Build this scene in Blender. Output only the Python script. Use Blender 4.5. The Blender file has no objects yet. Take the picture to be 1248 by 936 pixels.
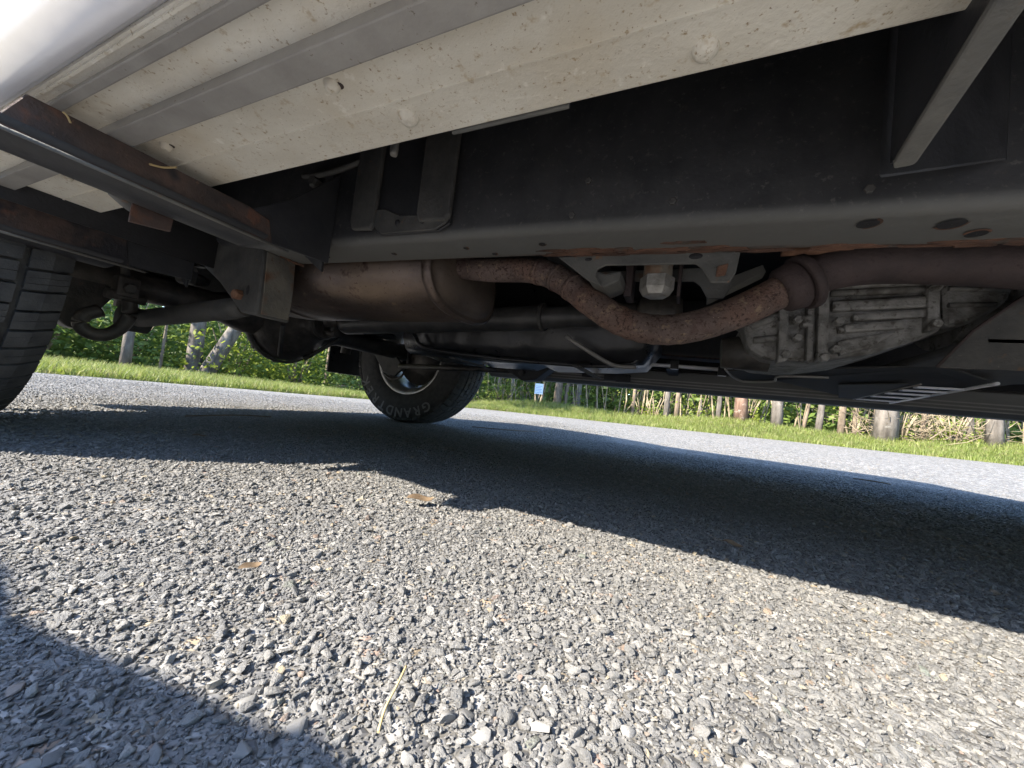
import bpy, bmesh, math, random
import numpy as np
from mathutils import Vector, Matrix
R = math.radians
rng = np.random.default_rng(7); random.seed(7)
scene = bpy.context.scene
COL = scene.collection

# ------------------------------------------------------------------ camera, sky, sun, exposure
YAW, PITCH, ROLL, H, FPX = R(24.62), R(3.02), R(6.6), 0.176, 460.0
_d = Vector((-math.sin(YAW)*math.cos(PITCH), math.cos(YAW)*math.cos(PITCH), math.sin(PITCH)))
_r0 = Vector((math.cos(YAW), math.sin(YAW), 0)); _u0 = _r0.cross(_d)
_r = _r0*math.cos(ROLL) + _u0*math.sin(ROLL); _u = -_r0*math.sin(ROLL) + _u0*math.cos(ROLL)
CAM = Vector((0, 0, H))
cd = bpy.data.cameras.new('camera'); cam = bpy.data.objects.new('camera', cd); COL.objects.link(cam)
cd.sensor_width = 36; cd.lens = 36*FPX/1248; cd.clip_start = 0.01; cd.clip_end = 2000
cam.matrix_world = Matrix(((_r.x, _u.x, -_d.x, 0), (_r.y, _u.y, -_d.y, 0), (_r.z, _u.z, -_d.z, H), (0, 0, 0, 1)))
scene.camera = cam

SUN_AZ, SUN_EL = R(55.6), R(35.0)            # direction the light travels in plan, and its height
tv = Vector((math.cos(SUN_AZ)*math.cos(SUN_EL), math.sin(SUN_AZ)*math.cos(SUN_EL), -math.sin(SUN_EL)))
world = bpy.data.worlds.new('World'); scene.world = world; world.use_nodes = True
wn = world.node_tree.nodes; wl = world.node_tree.links
bg = wn['Background']; sky = wn.new('ShaderNodeTexSky'); sky.sky_type = 'NISHITA'; sky.sun_disc = False
sky.ozone_density = 4.0; sky.dust_density = .4; sky.sun_elevation = SUN_EL; sky.sun_rotation = math.atan2(-tv.x, -tv.y) % (2*math.pi)
wl.new(sky.outputs[0], bg.inputs[0]); bg.inputs[1].default_value = 0.15
sl = bpy.data.lights.new('sun', 'SUN'); sl.energy = 3.7; sl.angle = R(0.5); sl.color = (1, 0.92, 0.80)
so = bpy.data.objects.new('sun', sl); COL.objects.link(so); so.location = (-20, -13, 12)
so.rotation_euler = tv.to_track_quat('-Z', 'Y').to_euler()
scene.view_settings.view_transform = 'Standard'; scene.view_settings.look = 'None'
scene.view_settings.gamma = 1; scene.view_settings.exposure = 2.34; scene.view_settings.use_curve_mapping = False

# ------------------------------------------------------------------ helpers
def at(x, y, ax, val):                    # the point that a line of sight meets on a plane of the place (X, Y or Z = val)
    v = _d*FPX + _r*(x-624) + _u*(468-y)
    t = (val-CAM[ax])/v[ax]
    return CAM + v*t

def tag(o, label=None, cat=None, group=None, kind=None):
    if label: o['label'] = label
    if cat: o['category'] = cat
    if group: o['group'] = group
    if kind: o['kind'] = kind
    return o
def empty(name, loc=(0, 0, 0), parent=None):
    o = bpy.data.objects.new(name, None); COL.objects.link(o); o.location = loc; o.empty_display_size = .1
    if parent: o.parent = parent
    return o
def link(name, me, mat, parent=None):
    o = bpy.data.objects.new(name, me); COL.objects.link(o)
    if mat and not me.materials: me.materials.append(mat)
    if parent: o.parent = parent
    return o
def copy_tree(o, parent=None):
    c = o.copy(); COL.objects.link(c); c.parent = parent
    for ch in list(o.children): copy_tree(ch, c)
    return c

class MB:
    def __init__(s): s.v = []; s.f = []; s.sm = []
    def add(s, vs, fs, smooth=False):
        b = len(s.v); s.v += [tuple(v) for v in vs]; s.f += [tuple(b+i for i in f) for f in fs]; s.sm += [smooth]*len(fs); return s
    def box(s, x0, x1, y0, y1, z0, z1):
        vs = [(x, y, z) for x in (x0, x1) for y in (y0, y1) for z in (z0, z1)]
        return s.add(vs, [(0,1,3,2),(4,6,7,5),(0,4,5,1),(2,3,7,6),(0,2,6,4),(1,5,7,3)])
    def hexa(s, a, b):                    # two 4-point rings
        return s.add(list(a)+list(b), [(0,1,2,3),(7,6,5,4),(0,4,5,1),(1,5,6,2),(2,6,7,3),(3,7,4,0)])
    def prism(s, pts, off):               # polygon of 3D points swept by an offset
        n = len(pts); off = Vector(off); p = [Vector(q) for q in pts]
        return s.add(p+[q+off for q in p], [tuple(range(n)), tuple(range(2*n-1, n-1, -1))]+[(i, i+n, (i+1) % n+n, (i+1) % n) for i in range(n)])
    def tube(s, path, rad, n=14, cap=True, flat=1.0, up=(0, 0, 1), smooth=True):
        P = [Vector(p) for p in path]; rr = rad if hasattr(rad, '__len__') else [rad]*len(P)
        vs = []; U = Vector(up)
        for i, p in enumerate(P):
            t = (P[min(i+1, len(P)-1)]-P[max(i-1, 0)]).normalized()
            a = t.cross(U)
            if a.length < 1e-3: a = t.cross(Vector((1, .1, 0)))
            a.normalize(); b = a.cross(t).normalized()
            for k in range(n):
                th = 2*math.pi*k/n; vs.append(p+a*math.cos(th)*rr[i]+b*math.sin(th)*rr[i]*flat)
        fs = [(i*n+k, i*n+(k+1) % n, (i+1)*n+(k+1) % n, (i+1)*n+k) for i in range(len(P)-1) for k in range(n)]
        s.add(vs, fs, smooth)
        if cap: s.add(vs[:n], [tuple(range(n-1, -1, -1))]); s.add(vs[-n:], [tuple(range(n))])
        return s
    def lathe(s, prof, c, axis='Y', n=48, smooth=True, a0=0, a1=2*math.pi, ell=1.0):   # prof: (along, radius)
        closed = abs(a1-a0-2*math.pi) < 1e-6; m = n if closed else n+1; vs = []
        for (l, r_) in prof:
            for k in range(m):
                th = a0+(a1-a0)*k/n; ca, sa = r_*math.cos(th), r_*math.sin(th)*ell
                vs.append({'Y': (c[0]+ca, c[1]+l, c[2]+sa), 'X': (c[0]+l, c[1]+ca, c[2]+sa), 'Z': (c[0]+ca, c[1]+sa, c[2]+l)}[axis])
        fs = []
        for i in range(len(prof)-1):
            for k in range(n):
                k2 = (k+1) % m
                fs.append((i*m+k, i*m+k2, (i+1)*m+k2, (i+1)*m+k))
        return s.add(vs, fs, smooth)
    def hexbolt(s, c, axis, rad, h):
        pr = [(0, .0001), (0, rad), (h*.8, rad), (h, rad*.8), (h, .0001)]
        return s.lathe(pr, c, axis, 6, False)
    def build(s, name, mat, parent=None, bevel=0, seg=2, angle=30, subsurf=0):
        me = bpy.data.meshes.new(name); me.from_pydata(s.v, [], s.f)
        me.polygons.foreach_set('use_smooth', s.sm)
        bm = bmesh.new(); bm.from_mesh(me); bmesh.ops.remove_doubles(bm, verts=bm.verts, dist=1e-6); bmesh.ops.recalc_face_normals(bm, faces=bm.faces)
        if bevel:
            es = [e for e in bm.edges if len(e.link_faces) == 2 and e.calc_face_angle(0) > R(angle)]
            bmesh.ops.bevel(bm, geom=es, offset=bevel, segments=seg, profile=.6, affect='EDGES', clamp_overlap=True)
        bm.to_mesh(me); bm.free(); me.update()
        return link(name, me, mat, parent)

def spline(pts, n=10):                    # Catmull-Rom through points
    P = [Vector(p) for p in pts]; P = [P[0]*2-P[1]]+P+[P[-1]*2-P[-2]]; out = []
    for i in range(1, len(P)-2):
        for k in range(n):
            t = k/n; a, b, c, d = P[i-1:i+3]
            out.append(.5*((2*b)+(c-a)*t+(2*a-5*b+4*c-d)*t*t+(3*b-a-3*c+d)*t**3))
    out.append(P[-2]); return out
def smooth(a, b, x):
    t = np.clip((x-a)/(b-a), 0, 1); return t*t*(3-2*t)

# ------------------------------------------------------------------ materials
def newmat(name):
    m = bpy.data.materials.new(name); m.use_nodes = True; nt = m.node_tree
    return m, nt, nt.nodes['Principled BSDF'], nt.nodes.new('ShaderNodeTexCoord')
def N(nt, t, **kw):
    n = nt.nodes.new(t)
    for k, v in kw.items(): setattr(n, k, v)
    return n
def noise(nt, vec, scale, detail=6, rough=.6, stretch=None):
    if stretch:
        mp = N(nt, 'ShaderNodeMapping'); mp.inputs['Scale'].default_value = stretch; nt.links.new(vec, mp.inputs[0]); vec = mp.outputs[0]
    n = N(nt, 'ShaderNodeTexNoise'); n.inputs['Scale'].default_value = scale; n.inputs['Detail'].default_value = detail
    n.inputs['Roughness'].default_value = rough; nt.links.new(vec, n.inputs['Vector']); return n
def ramp(nt, src, stops):
    r_ = N(nt, 'ShaderNodeValToRGB'); e = r_.color_ramp.elements
    while len(e) < len(stops): e.new(.5)
    for i, (p, c) in enumerate(stops):
        e[i].position = p; e[i].color = (c, c, c, 1) if not hasattr(c, '__len__') else (*c, 1)
    nt.links.new(src, r_.inputs[0]); return r_
def mixc(nt, fac, a, b):
    m = N(nt, 'ShaderNodeMix', data_type='RGBA')
    if hasattr(fac, 'links'): nt.links.new(fac, m.inputs[0])
    else: m.inputs[0].default_value = fac
    for s, v in ((6, a), (7, b)):
        if hasattr(v, 'links'): nt.links.new(v, m.inputs[s])
        else: m.inputs[s].default_value = (*v, 1)
    return m.outputs[2]
def pm(name, c1, c2, scale=30, rough=.6, metal=0, bump=0, bscale=None, lo=.35, hi=.65, spots=None, stretch=None, rvar=.1, coat=0, big=None):
    m, nt, b, tc = newmat(name); v = tc.outputs['Object']
    n1 = noise(nt, v, scale, stretch=stretch); col = ramp(nt, n1.outputs[0], [(lo, c1), (hi, c2)]).outputs[0]
    if big:                               # a slower second tone
        n2 = noise(nt, v, big[0], 4); col = mixc(nt, ramp(nt, n2.outputs[0], [(big[2], 0), (big[3], 1)]).outputs[0], col, big[1])
    if spots:                             # (scale, colour, from, to)
        for sc, c3, a, z in spots:
            n3 = noise(nt, v, sc, 3, .7); col = mixc(nt, ramp(nt, n3.outputs[0], [(a, 0), (z, 1)]).outputs[0], col, c3)
    nt.links.new(col, b.inputs['Base Color'])
    rr = ramp(nt, n1.outputs[0], [(0, max(rough-rvar, .02)), (1, min(rough+rvar, 1))]); nt.links.new(rr.outputs[0], b.inputs['Roughness'])
    b.inputs['Metallic'].default_value = metal; b.inputs['Coat Weight'].default_value = coat
    if bump:
        n4 = noise(nt, v, bscale or scale*3, 5); bp = N(nt, 'ShaderNodeBump'); bp.inputs['Strength'].default_value = min(bump, 1); bp.inputs['Distance'].default_value = .003*max(bump, 1)
        nt.links.new(n4.outputs[0], bp.inputs['Height']); nt.links.new(bp.outputs[0], b.inputs['Normal'])
    return m

M = {}
M['board'] = pm('dusty aluminium', (.66, .615, .52), (.80, .765, .67), 11, .6, .0, .35, 160, stretch=(.55, 1, 1), spots=[(75, (.50, .40, .26), .60, .74), (190, (.42, .33, .21), .61, .70), (380, (.24, .17, .11), .67, .72), (60, (.84, .80, .71), .62, .75)], big=(4, (.58, .49, .35), .48, .72))
M['rib'] = pm('bare grey aluminium', (.29, .275, .255), (.37, .355, .33), 20, .5, .15, .15, 120, spots=[(160, (.15, .12, .09), .66, .74)])
M['trim'] = pm('satin silver trim', (.70, .69, .71), (.78, .77, .78), 8, .35, .2, .06, 90)
M['bracket'] = pm('surface rusted bracket steel', (.038, .03, .028), (.09, .058, .048), 18, .7, .1, .5, 120, spots=[(26, (.13, .06, .038), .58, .7), (110, (.16, .10, .07), .66, .74), (14, (.02, .02, .024), .54, .64)])
M['blacksteel'] = pm('black painted steel', (.022, .023, .026), (.036, .036, .039), 25, .5, 0, .2, 140, spots=[(90, (.07, .065, .055), .68, .8)])
M['dirtysteel'] = pm('dusty dark grey steel', (.045, .045, .044), (.085, .082, .076), 22, .68, 0, .35, 130, spots=[(60, (.12, .075, .045), .63, .76), (220, (.16, .15, .13), .68, .76)])
M['gusset'] = pm('dusty grey bracket steel', (.095, .095, .09), (.15, .145, .13), 16, .7, 0, .35, 130, spots=[(45, (.16, .09, .05), .64, .76), (200, (.2, .18, .15), .67, .76)])
M['rustface'] = pm('grey plate with rust bloom', (.11, .105, .092), (.18, .165, .135), 20, .75, 0, .6, 120, spots=[(14, (.15, .085, .05), .52, .66), (50, (.10, .05, .03), .60, .7), (220, (.2, .18, .15), .64, .72)])
M['farboard'] = pm('dusty grey board', (.14, .138, .13), (.21, .205, .19), 12, .6, 0, .3, 90, stretch=(.2, 1, 1))
M['footsteel'] = pm('grey steel with rusted corners', (.07, .07, .066), (.12, .118, .108), 16, .75, 0, .5, 130, spots=[(13, (.13, .065, .035), .58, .68), (45, (.16, .085, .045), .64, .74), (200, (.17, .155, .13), .66, .74)])
M['rust'] = pm('flaking orange brown rust', (.05, .027, .019), (.155, .078, .049), 60, .9, 0, 1.6, 90, stretch=(.25, 1, 1.6), spots=[(40, (.07, .055, .045), .56, .66), (120, (.25, .135, .085), .66, .74)])
M['muffler'] = pm('heat tinted rusty muffler', (.085, .066, .058), (.19, .145, .12), 9, .38, .6, .3, 120, big=(3.2, (.19, .14, .10), .5, .66), spots=[(22, (.06, .035, .03), .60, .7), (140, (.07, .035, .025), .62, .7), (35, (.30, .21, .13), .62, .78)], stretch=(.5, 1, 1))
M['mufflercap'] = pm('brown muffler end cap', (.085, .065, .052), (.15, .115, .088), 12, .5, .35, .2, 120, spots=[(160, (.06, .03, .022), .63, .7)])
M['pipe'] = pm('pitted rusty exhaust pipe', (.085, .059, .051), (.155, .112, .096), 26, .76, .05, 1.2, 200, big=(9, (.145, .082, .06), .5, .66), spots=[(180, (.045, .022, .018), .54, .62), (60, (.24, .17, .115), .58, .7), (330, (.24, .18, .145), .64, .7), (16, (.075, .04, .036), .56, .68)])
M['pipedark'] = pm('dark purple brown pipe', (.03, .021, .021), (.056, .038, .036), 22, .75, .05, .5, 200, spots=[(150, (.03, .018, .018), .6, .68)])
M['casting'] = pm('dirty cast aluminium', (.15, .147, .138), (.28, .273, .26), 40, .6, .2, .8, 150, spots=[(70, (.075, .068, .058), .55, .66), (18, (.085, .078, .068), .52, .68)])
M['driveshaft'] = pm('black drive shaft', (.042, .042, .043), (.078, .075, .072), 25, .42, .15, .15, 150, spots=[(60, (.09, .055, .04), .68, .8)])
M['axle'] = pm('oily black axle casting', (.032, .030, .028), (.085, .075, .066), 25, .5, .1, .4, 120, spots=[(50, (.10, .07, .05), .64, .76)])
M['plastic'] = pm('black moulded plastic', (.02, .02, .022), (.036, .036, .038), 20, .3, 0, .25, 60, spots=[(120, (.06, .055, .05), .7, .8)])
M['skid'] = pm('matt black skid plate', (.03, .03, .03), (.05, .049, .047), 30, .75, 0, .3, 120)
M['floor'] = pm('black underbody coating', (.010, .010, .012), (.018, .018, .02), 20, .8, 0, .4, 100)
M['rubber'] = pm('dusty tyre rubber', (.035, .035, .036), (.065, .064, .062), 40, .8, 0, .3, 250, spots=[(200, (.11, .105, .095), .66, .76)])
M['letter'] = pm('raised tyre lettering', (.16, .16, .16), (.2, .2, .2), 40, .7)
M['rimalloy'] = pm('dull wheel alloy', (.38, .37, .36), (.55, .54, .52), 25, .4, .6, .1, 120, spots=[(60, (.14, .11, .08), .6, .72)])
M['zinc'] = pm('galvanised bolt', (.22, .21, .19), (.38, .365, .34), 50, .5, .4, .5, 200, spots=[(90, (.2, .14, .08), .62, .72)])
M['rustbolt'] = pm('rusted bolt', (.13, .06, .035), (.26, .14, .085), 60, .8, .1, .5, 200)
M['whiteclip'] = pm('pale plastic clip', (.42, .40, .35), (.55, .52, .46), 30, .6)
M['slat'] = pm('bright slat', (.72, .72, .75), (.82, .82, .85), 20, .3, .1)  # pale non-metal colour stands in for sky reflected on the slats
M['paint'] = pm('silver body paint', (.52, .53, .54), (.56, .57, .58), 6, .3, .3, 0, coat=.6)
M['glass'] = pm('tinted window glass', (.012, .014, .016), (.016, .018, .02), 5, .06, 0)
M['redlens'] = pm('red lamp lens', (.3, .01, .01), (.34, .015, .012), 10, .15, 0, coat=.5)
M['clearlens'] = pm('clear lamp lens', (.5, .5, .5), (.6, .6, .6), 10, .1, 0, coat=.5)
M['straw'] = pm('dry straw', (.45, .33, .15), (.62, .48, .25), 60, .7)
M['deadleaf'] = pm('dead leaf', (.11, .075, .045), (.21, .145, .085), 50, .7)

# asphalt sheet: packed aggregate drawn by cells, with real stones laid on it near by
def asphalt_mat():
    m, nt, b, tc = newmat('aged asphalt'); L = nt.links; v = tc.outputs['Object']
    def cells(scale):
        a = N(nt, 'ShaderNodeTexVoronoi'); a.inputs['Scale'].default_value = scale; L.new(v, a.inputs['Vector'])
        e = N(nt, 'ShaderNodeTexVoronoi', feature='DISTANCE_TO_EDGE'); e.inputs['Scale'].default_value = scale; L.new(v, e.inputs['Vector']); return a, e
    a, e = cells(85)
    sep = N(nt, 'ShaderNodeSeparateColor'); L.new(a.outputs['Color'], sep.inputs[0])
    st = ramp(nt, sep.outputs[0], [(0, (.09, .09, .092)), (.35, (.18, .179, .175)), (.7, (.30, .293, .28)), (.93, (.43, .415, .39)), (.97, (.36, .28, .17)), (1, (.30, .21, .17))]).outputs[0]
    big = noise(nt, v, 1.1, 5); st = mixc(nt, ramp(nt, big.outputs[0], [(.35, 0), (.7, .35)]).outputs[0], st, (.21, .21, .212))
    sp = noise(nt, v, 26, 3, .7); st = mixc(nt, ramp(nt, sp.outputs[0], [(.36, .85), (.5, 0)]).outputs[0], st, (.085, .084, .084)); st = mixc(nt, ramp(nt, sp.outputs[0], [(.55, 0), (.68, .6)]).outputs[0], st, (.38, .37, .35))
    gap = ramp(nt, e.outputs[0], [(.02, 1), (.11, 0)]).outputs[0]
    L.new(mixc(nt, gap, st, (.12, .113, .10)), b.inputs['Base Color']); b.inputs['Roughness'].default_value = .72
    hgt = ramp(nt, e.outputs[0], [(0, 0), (.22, 1)]).outputs[0]; mul = N(nt, 'ShaderNodeMath', operation='MULTIPLY_ADD'); L.new(hgt, mul.inputs[0]); L.new(sep.outputs[1], mul.inputs[1]); L.new(hgt, mul.inputs[2])
    bp = N(nt, 'ShaderNodeBump'); bp.inputs['Distance'].default_value = .0012; bp.inputs['Strength'].default_value = .7; L.new(mul.outputs[0], bp.inputs['Height']); L.new(bp.outputs[0], b.inputs['Normal'])
    return m
M['asphalt'] = asphalt_mat()
def stone_mat(inst):
    m, nt, b, tc = newmat('road stone' if inst else 'single road stone'); L = nt.links
    if inst:
        a = N(nt, 'ShaderNodeAttribute', attribute_type='INSTANCER', attribute_name='tint'); f = a.outputs['Fac']
    else:
        a = N(nt, 'ShaderNodeObjectInfo'); f = a.outputs['Random']
    st = ramp(nt, f, [(0, (.10, .102, .105)), (.25, (.145, .145, .145)), (.6, (.20, .197, .19)), (.88, (.265, .258, .245)), (.955, (.34, .33, .31)), (.978, (.33, .27, .17)), (.987, (.28, .19, .15)), (1, (.15, .18, .155))])
    st.color_ramp.interpolation = 'LINEAR'
    n = noise(nt, tc.outputs['Object'], 2.2 if inst else 160, 6, .65)
    c = mixc(nt, ramp(nt, n.outputs[0], [(.35, 0), (.7, .6)]).outputs[0], st.outputs[0], (.24, .23, .21))
    L.new(c, b.inputs['Base Color']); b.inputs['Roughness'].default_value = .45
    bp = N(nt, 'ShaderNodeBump'); bp.inputs['Strength'].default_value = .5; bp.inputs['Distance'].default_value = .1 if inst else .0008
    L.new(n.outputs[0], bp.inputs['Height']); L.new(bp.outputs[0], b.inputs['Normal'])
    return m
M['stone_i'] = stone_mat(True); M['stone'] = stone_mat(False)
M['soil'] = pm('leaf litter soil', (.06, .045, .028), (.14, .105, .06), 3, .95, 0, .8, 12, spots=[(14, (.22, .16, .08), .6, .7), (4, (.07, .10, .03), .52, .66)])
def leafmat(name, c1, c2, c3, trans=.45):
    m, nt, b, tc = newmat(name); L = nt.links
    n = noise(nt, tc.outputs['Object'], 1.3, 4); n2 = noise(nt, tc.outputs['Object'], 14, 2)
    c = ramp(nt, n.outputs[0], [(.35, c1), (.65, c2)]).outputs[0]
    c = mixc(nt, ramp(nt, n2.outputs[0], [(.5, 0), (.68, 1)]).outputs[0], c, c3)
    L.new(c, b.inputs['Base Color']); b.inputs['Roughness'].default_value = .55
    t = N(nt, 'ShaderNodeBsdfTranslucent'); L.new(c, t.inputs[0]); mx = N(nt, 'ShaderNodeMixShader'); mx.inputs[0].default_value = trans
    L.new(b.outputs[0], mx.inputs[1]); L.new(t.outputs[0], mx.inputs[2]); L.new(mx.outputs[0], nt.nodes['Material Output'].inputs[0])
    return m
M['grass'] = leafmat('mown grass', (.17, .225, .045), (.24, .285, .07), (.35, .325, .15))
M['leafbright'] = leafmat('yellow green leaves', (.17, .23, .03), (.27, .31, .045), (.11, .18, .03), .5)
M['leafmid'] = leafmat('mid green leaves', (.10, .165, .035), (.16, .235, .05), (.22, .27, .06))
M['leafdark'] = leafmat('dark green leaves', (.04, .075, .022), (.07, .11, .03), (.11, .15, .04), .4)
M['barkgrey'] = pm('grey bark', (.07, .06, .05), (.21, .185, .16), 13, .9, 0, 1.5, 30, stretch=(1, 1, .25), spots=[(8, (.28, .265, .235), .6, .72)])
M['barktan'] = pm('tan bark', (.10, .075, .052), (.28, .22, .16), 13, .9, 0, 1.5, 30, stretch=(1, 1, .25), spots=[(12, (.12, .09, .06), .58, .7)])
M['barkred'] = pm('reddish bark', (.09, .05, .035), (.25, .16, .115), 13, .9, 0, 1.5, 30, stretch=(1, 1, .25), spots=[(9, (.36, .30, .25), .58, .7)])
M['twig'] = pm('dry twigs', (.13, .10, .065), (.33, .27, .18), 6, .9)
M['signface'] = pm('pale blue sign sheet', (.58, .70, .78), (.63, .74, .82), 6, .4)
M['signink'] = pm('dark blue print', (.10, .22, .40), (.12, .25, .44), 6, .5)

# ------------------------------------------------------------------ ground
ROAD_Y = 7.0
def gz(X, Y):
    X = np.asarray(X, float); Y = np.asarray(Y, float)
    rise = np.clip(.018*(X+4), -.06, .3)*smooth(2.8, 6.6, Y)
    sag = -.072*np.exp(-((Y-3.8)/1.05)**2)*smooth(-1.4, .0, X)
    return rise+sag
def bank(X, Y): return .25*smooth(7.02, 8.3, Y)*(.8+.2*np.sin(np.asarray(X)*1.7))+.04*smooth(4.45, 6.0, -np.asarray(X))*smooth(9, 6, Y)
def edge_x(Y):                            # left border of the tarmac, which rounds into the far border at Y = ROAD_Y
    return -4.35-.25*np.sin(np.asarray(Y)*1.1)*.4
def sheet(name, xs, ys, zf, mat, kind='structure'):
    XX, YY = np.meshgrid(xs, ys); ZZ = zf(XX, YY); n = len(xs)
    v = np.stack([XX, YY, ZZ], -1).reshape(-1, 3)
    f = [(j*n+i, j*n+i+1, (j+1)*n+i+1, (j+1)*n+i) for j in range(len(ys)-1) for i in range(n-1)]
    me = bpy.data.meshes.new(name); me.from_pydata(v.tolist(), [], f); me.polygons.foreach_set('use_smooth', [True]*len(f))
    o = link(name, me, mat); tag(o, kind=kind); return o
far_x = np.concatenate([[-400, -150, -60, -30], np.linspace(-20, 20, 81), [30, 60, 150, 400]])
far_y = np.concatenate([[-400, -100, -30, -12], np.linspace(-6, 18, 49), [24, 40, 80, 160, 400]])
sheet('ground', far_x, far_y, lambda X, Y: gz(X, Y)-.022+bank(X, Y), M['soil'])
# tarmac with a ragged rounded corner, built as rows that stop at the border
def tarmac():
    vs, fs = [], []; xs = np.concatenate([np.linspace(0, 1, 26)**1.3*12, [16, 24, 40, 120]])
    ys = np.concatenate([[-60, -20, -8], np.linspace(-4, 4, 25), np.linspace(4.2, 7, 22)])
    rr = np.random.default_rng(3)
    for y in ys:
        e = edge_x(y)
        if y > 4.6: t = (y-4.6)/(ROAD_Y-4.6); e += 1.7*(1-math.sqrt(max(0, 1-t*t)))**.9
        e += rr.uniform(-.05, .05)
        for x in xs:
            X = e+x; Y = y if y < ROAD_Y-1e-6 else y+.05*math.sin(X*2.3)+.03*math.sin(X*7.1)+rr.uniform(-.03, .03)
            vs.append((X, Y, float(gz(X, Y))))
    n = len(xs)
    for j in range(len(ys)-1):
        for i in range(n-1): fs.append((j*n+i, j*n+i+1, (j+1)*n+i+1, (j+1)*n+i))
    me = bpy.data.meshes.new('tarmac'); me.from_pydata(vs, [], fs); me.polygons.foreach_set('use_smooth', [True]*len(fs))
    return tag(link('tarmac', me, M['asphalt']), kind='structure')
road = tarmac()

# stones bedded in the tarmac
def pebble(seed, npts=15):
    r_ = np.random.default_rng(seed); p = r_.normal(size=(npts, 3)); p /= np.linalg.norm(p, axis=1)[:, None]
    p *= r_.uniform(.78, 1.05, (npts, 1)); p *= np.array([1.0, r_.uniform(.6, .9), r_.uniform(.42, .7)])
    bm = bmesh.new()
    for q in p: bm.verts.new(q)
    res = bmesh.ops.convex_hull(bm, input=bm.verts)
    bmesh.ops.delete(bm, geom=[g for g in set(res['geom_interior']+res['geom_unused']) if isinstance(g, bmesh.types.BMVert)], context='VERTS')
    bmesh.ops.dissolve_limit(bm, angle_limit=R(16), verts=bm.verts, edges=bm.edges)
    bmesh.ops.bevel(bm, geom=list(bm.edges), offset=.15, segments=1, affect='EDGES', clamp_overlap=True)
    bmesh.ops.recalc_face_normals(bm, faces=bm.faces)
    me = bpy.data.meshes.new('stone'); bm.to_mesh(me); bm.free(); me.polygons.foreach_set('use_smooth', [True]*len(me.polygons)); me.set_sharp_from_angle(angle=R(38)); return me
protos = [pebble(100+i, 13+i % 5) for i in range(10)]
pc = bpy.data.collections.new('stone shapes')
for i, me in enumerate(protos):
    me2 = me.copy(); me2.materials.append(M['stone_i']); o = bpy.data.objects.new('stone_shape_%02d' % i, me2); pc.objects.link(o)
def scatter(spacing, rmin, rmax, smin, smax, sink, seed):
    r_ = np.random.default_rng(seed); n = int(2*rmax/spacing)
    i, j = np.meshgrid(np.arange(-n//2, n//2), np.arange(-n//2, int(n/2/.866)+2))
    x = (i+.5*(j % 2))*spacing; y = j*spacing*.866
    x = x.ravel()+r_.normal(0, .28*spacing, x.size); y = y.ravel()+r_.normal(0, .28*spacing, y.size)
    d = np.hypot(x, y); fwd = -x*math.sin(YAW)+y*math.cos(YAW); lat = x*math.cos(YAW)+y*math.sin(YAW)
    k = (d < rmax*r_.uniform(.82, 1, d.size)) & (d >= rmin) & (fwd > .06) & (np.abs(lat) < 1.42*fwd+.32) & (r_.uniform(size=d.size) < .93-.35*smooth(2.2, 3.0, d)-.3*smooth(3.0, 4.8, d))
    x, y = x[k], y[k]; m = x.size
    s = smin+(smax-smin)*r_.uniform(size=m)**2.0
    z = gz(x, y)+s*sink+np.clip(r_.normal(0, .2, m), -.45, .35)*s
    rot = np.stack([r_.normal(0, .3, m), r_.normal(0, .3, m), r_.uniform(0, 6.283, m)], 1)
    scl = s[:, None]*np.stack([np.ones(m), r_.uniform(.75, 1.1, m), r_.uniform(.65, 1.05, m)], 1)
    return np.stack([x, y, z], 1), rot, scl, r_.uniform(size=m), r_.integers(0, 10, m)
parts = [scatter(.0088, .1, 4.8, .0034, .0072, .05, 11), scatter(.0050, .1, 1.2, .0017, .0033, .25, 12), scatter(.0032, .1, .6, .0009, .0018, .5, 13)]
pos, rot, scl, tint, idx = [np.concatenate(a) for a in zip(*parts)]
# worn-out patches where only fine chips remain
big_ = scl[:, 0] > .005
big = np.argsort(-(scl[:, 0]/np.maximum(.12, -pos[:, 0]*math.sin(YAW)+pos[:, 1]*math.cos(YAW)))*((np.abs(pos[:, 0]*math.cos(YAW)+pos[:, 1]*math.sin(YAW)) < 1.3*(-pos[:, 0]*math.sin(YAW)+pos[:, 1]*math.cos(YAW)))))[:280]
keep = np.ones(len(pos), bool); keep[big] = False
for k in big:                             # the stones that show largest, one by one
    me = protos[int(idx[k])]
    o = link('stone', me, M['stone'], road); o.location = pos[k]; o.rotation_euler = rot[k]; o.scale = scl[k]*1.05
pm_ = bpy.data.meshes.new('road_stones'); nk = int(keep.sum()); pm_.vertices.add(nk); pm_.vertices.foreach_set('co', pos[keep].astype(np.float32).ravel())
for nm, arr, ty in (('rot', rot, 'FLOAT_VECTOR'), ('scl', scl, 'FLOAT_VECTOR')):
    a = pm_.attributes.new(nm, ty, 'POINT'); a.data.foreach_set('vector', arr[keep].astype(np.float32).ravel())
a = pm_.attributes.new('tint', 'FLOAT', 'POINT'); a.data.foreach_set('value', tint[keep].astype(np.float32))
a = pm_.attributes.new('pick', 'INT', 'POINT'); a.data.foreach_set('value', idx[keep].astype(np.int32))
pm_.update()
rs = link('road_stones', pm_, M['stone_i']); tag(rs, 'grey crushed stones packed into the tarmac surface', 'gravel', kind='stuff')
gn = bpy.data.node_groups.new('lay stones', 'GeometryNodeTree'); gn.interface.new_socket('Geometry', in_out='INPUT', socket_type='NodeSocketGeometry'); gn.interface.new_socket('Geometry', in_out='OUTPUT', socket_type='NodeSocketGeometry')
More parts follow.
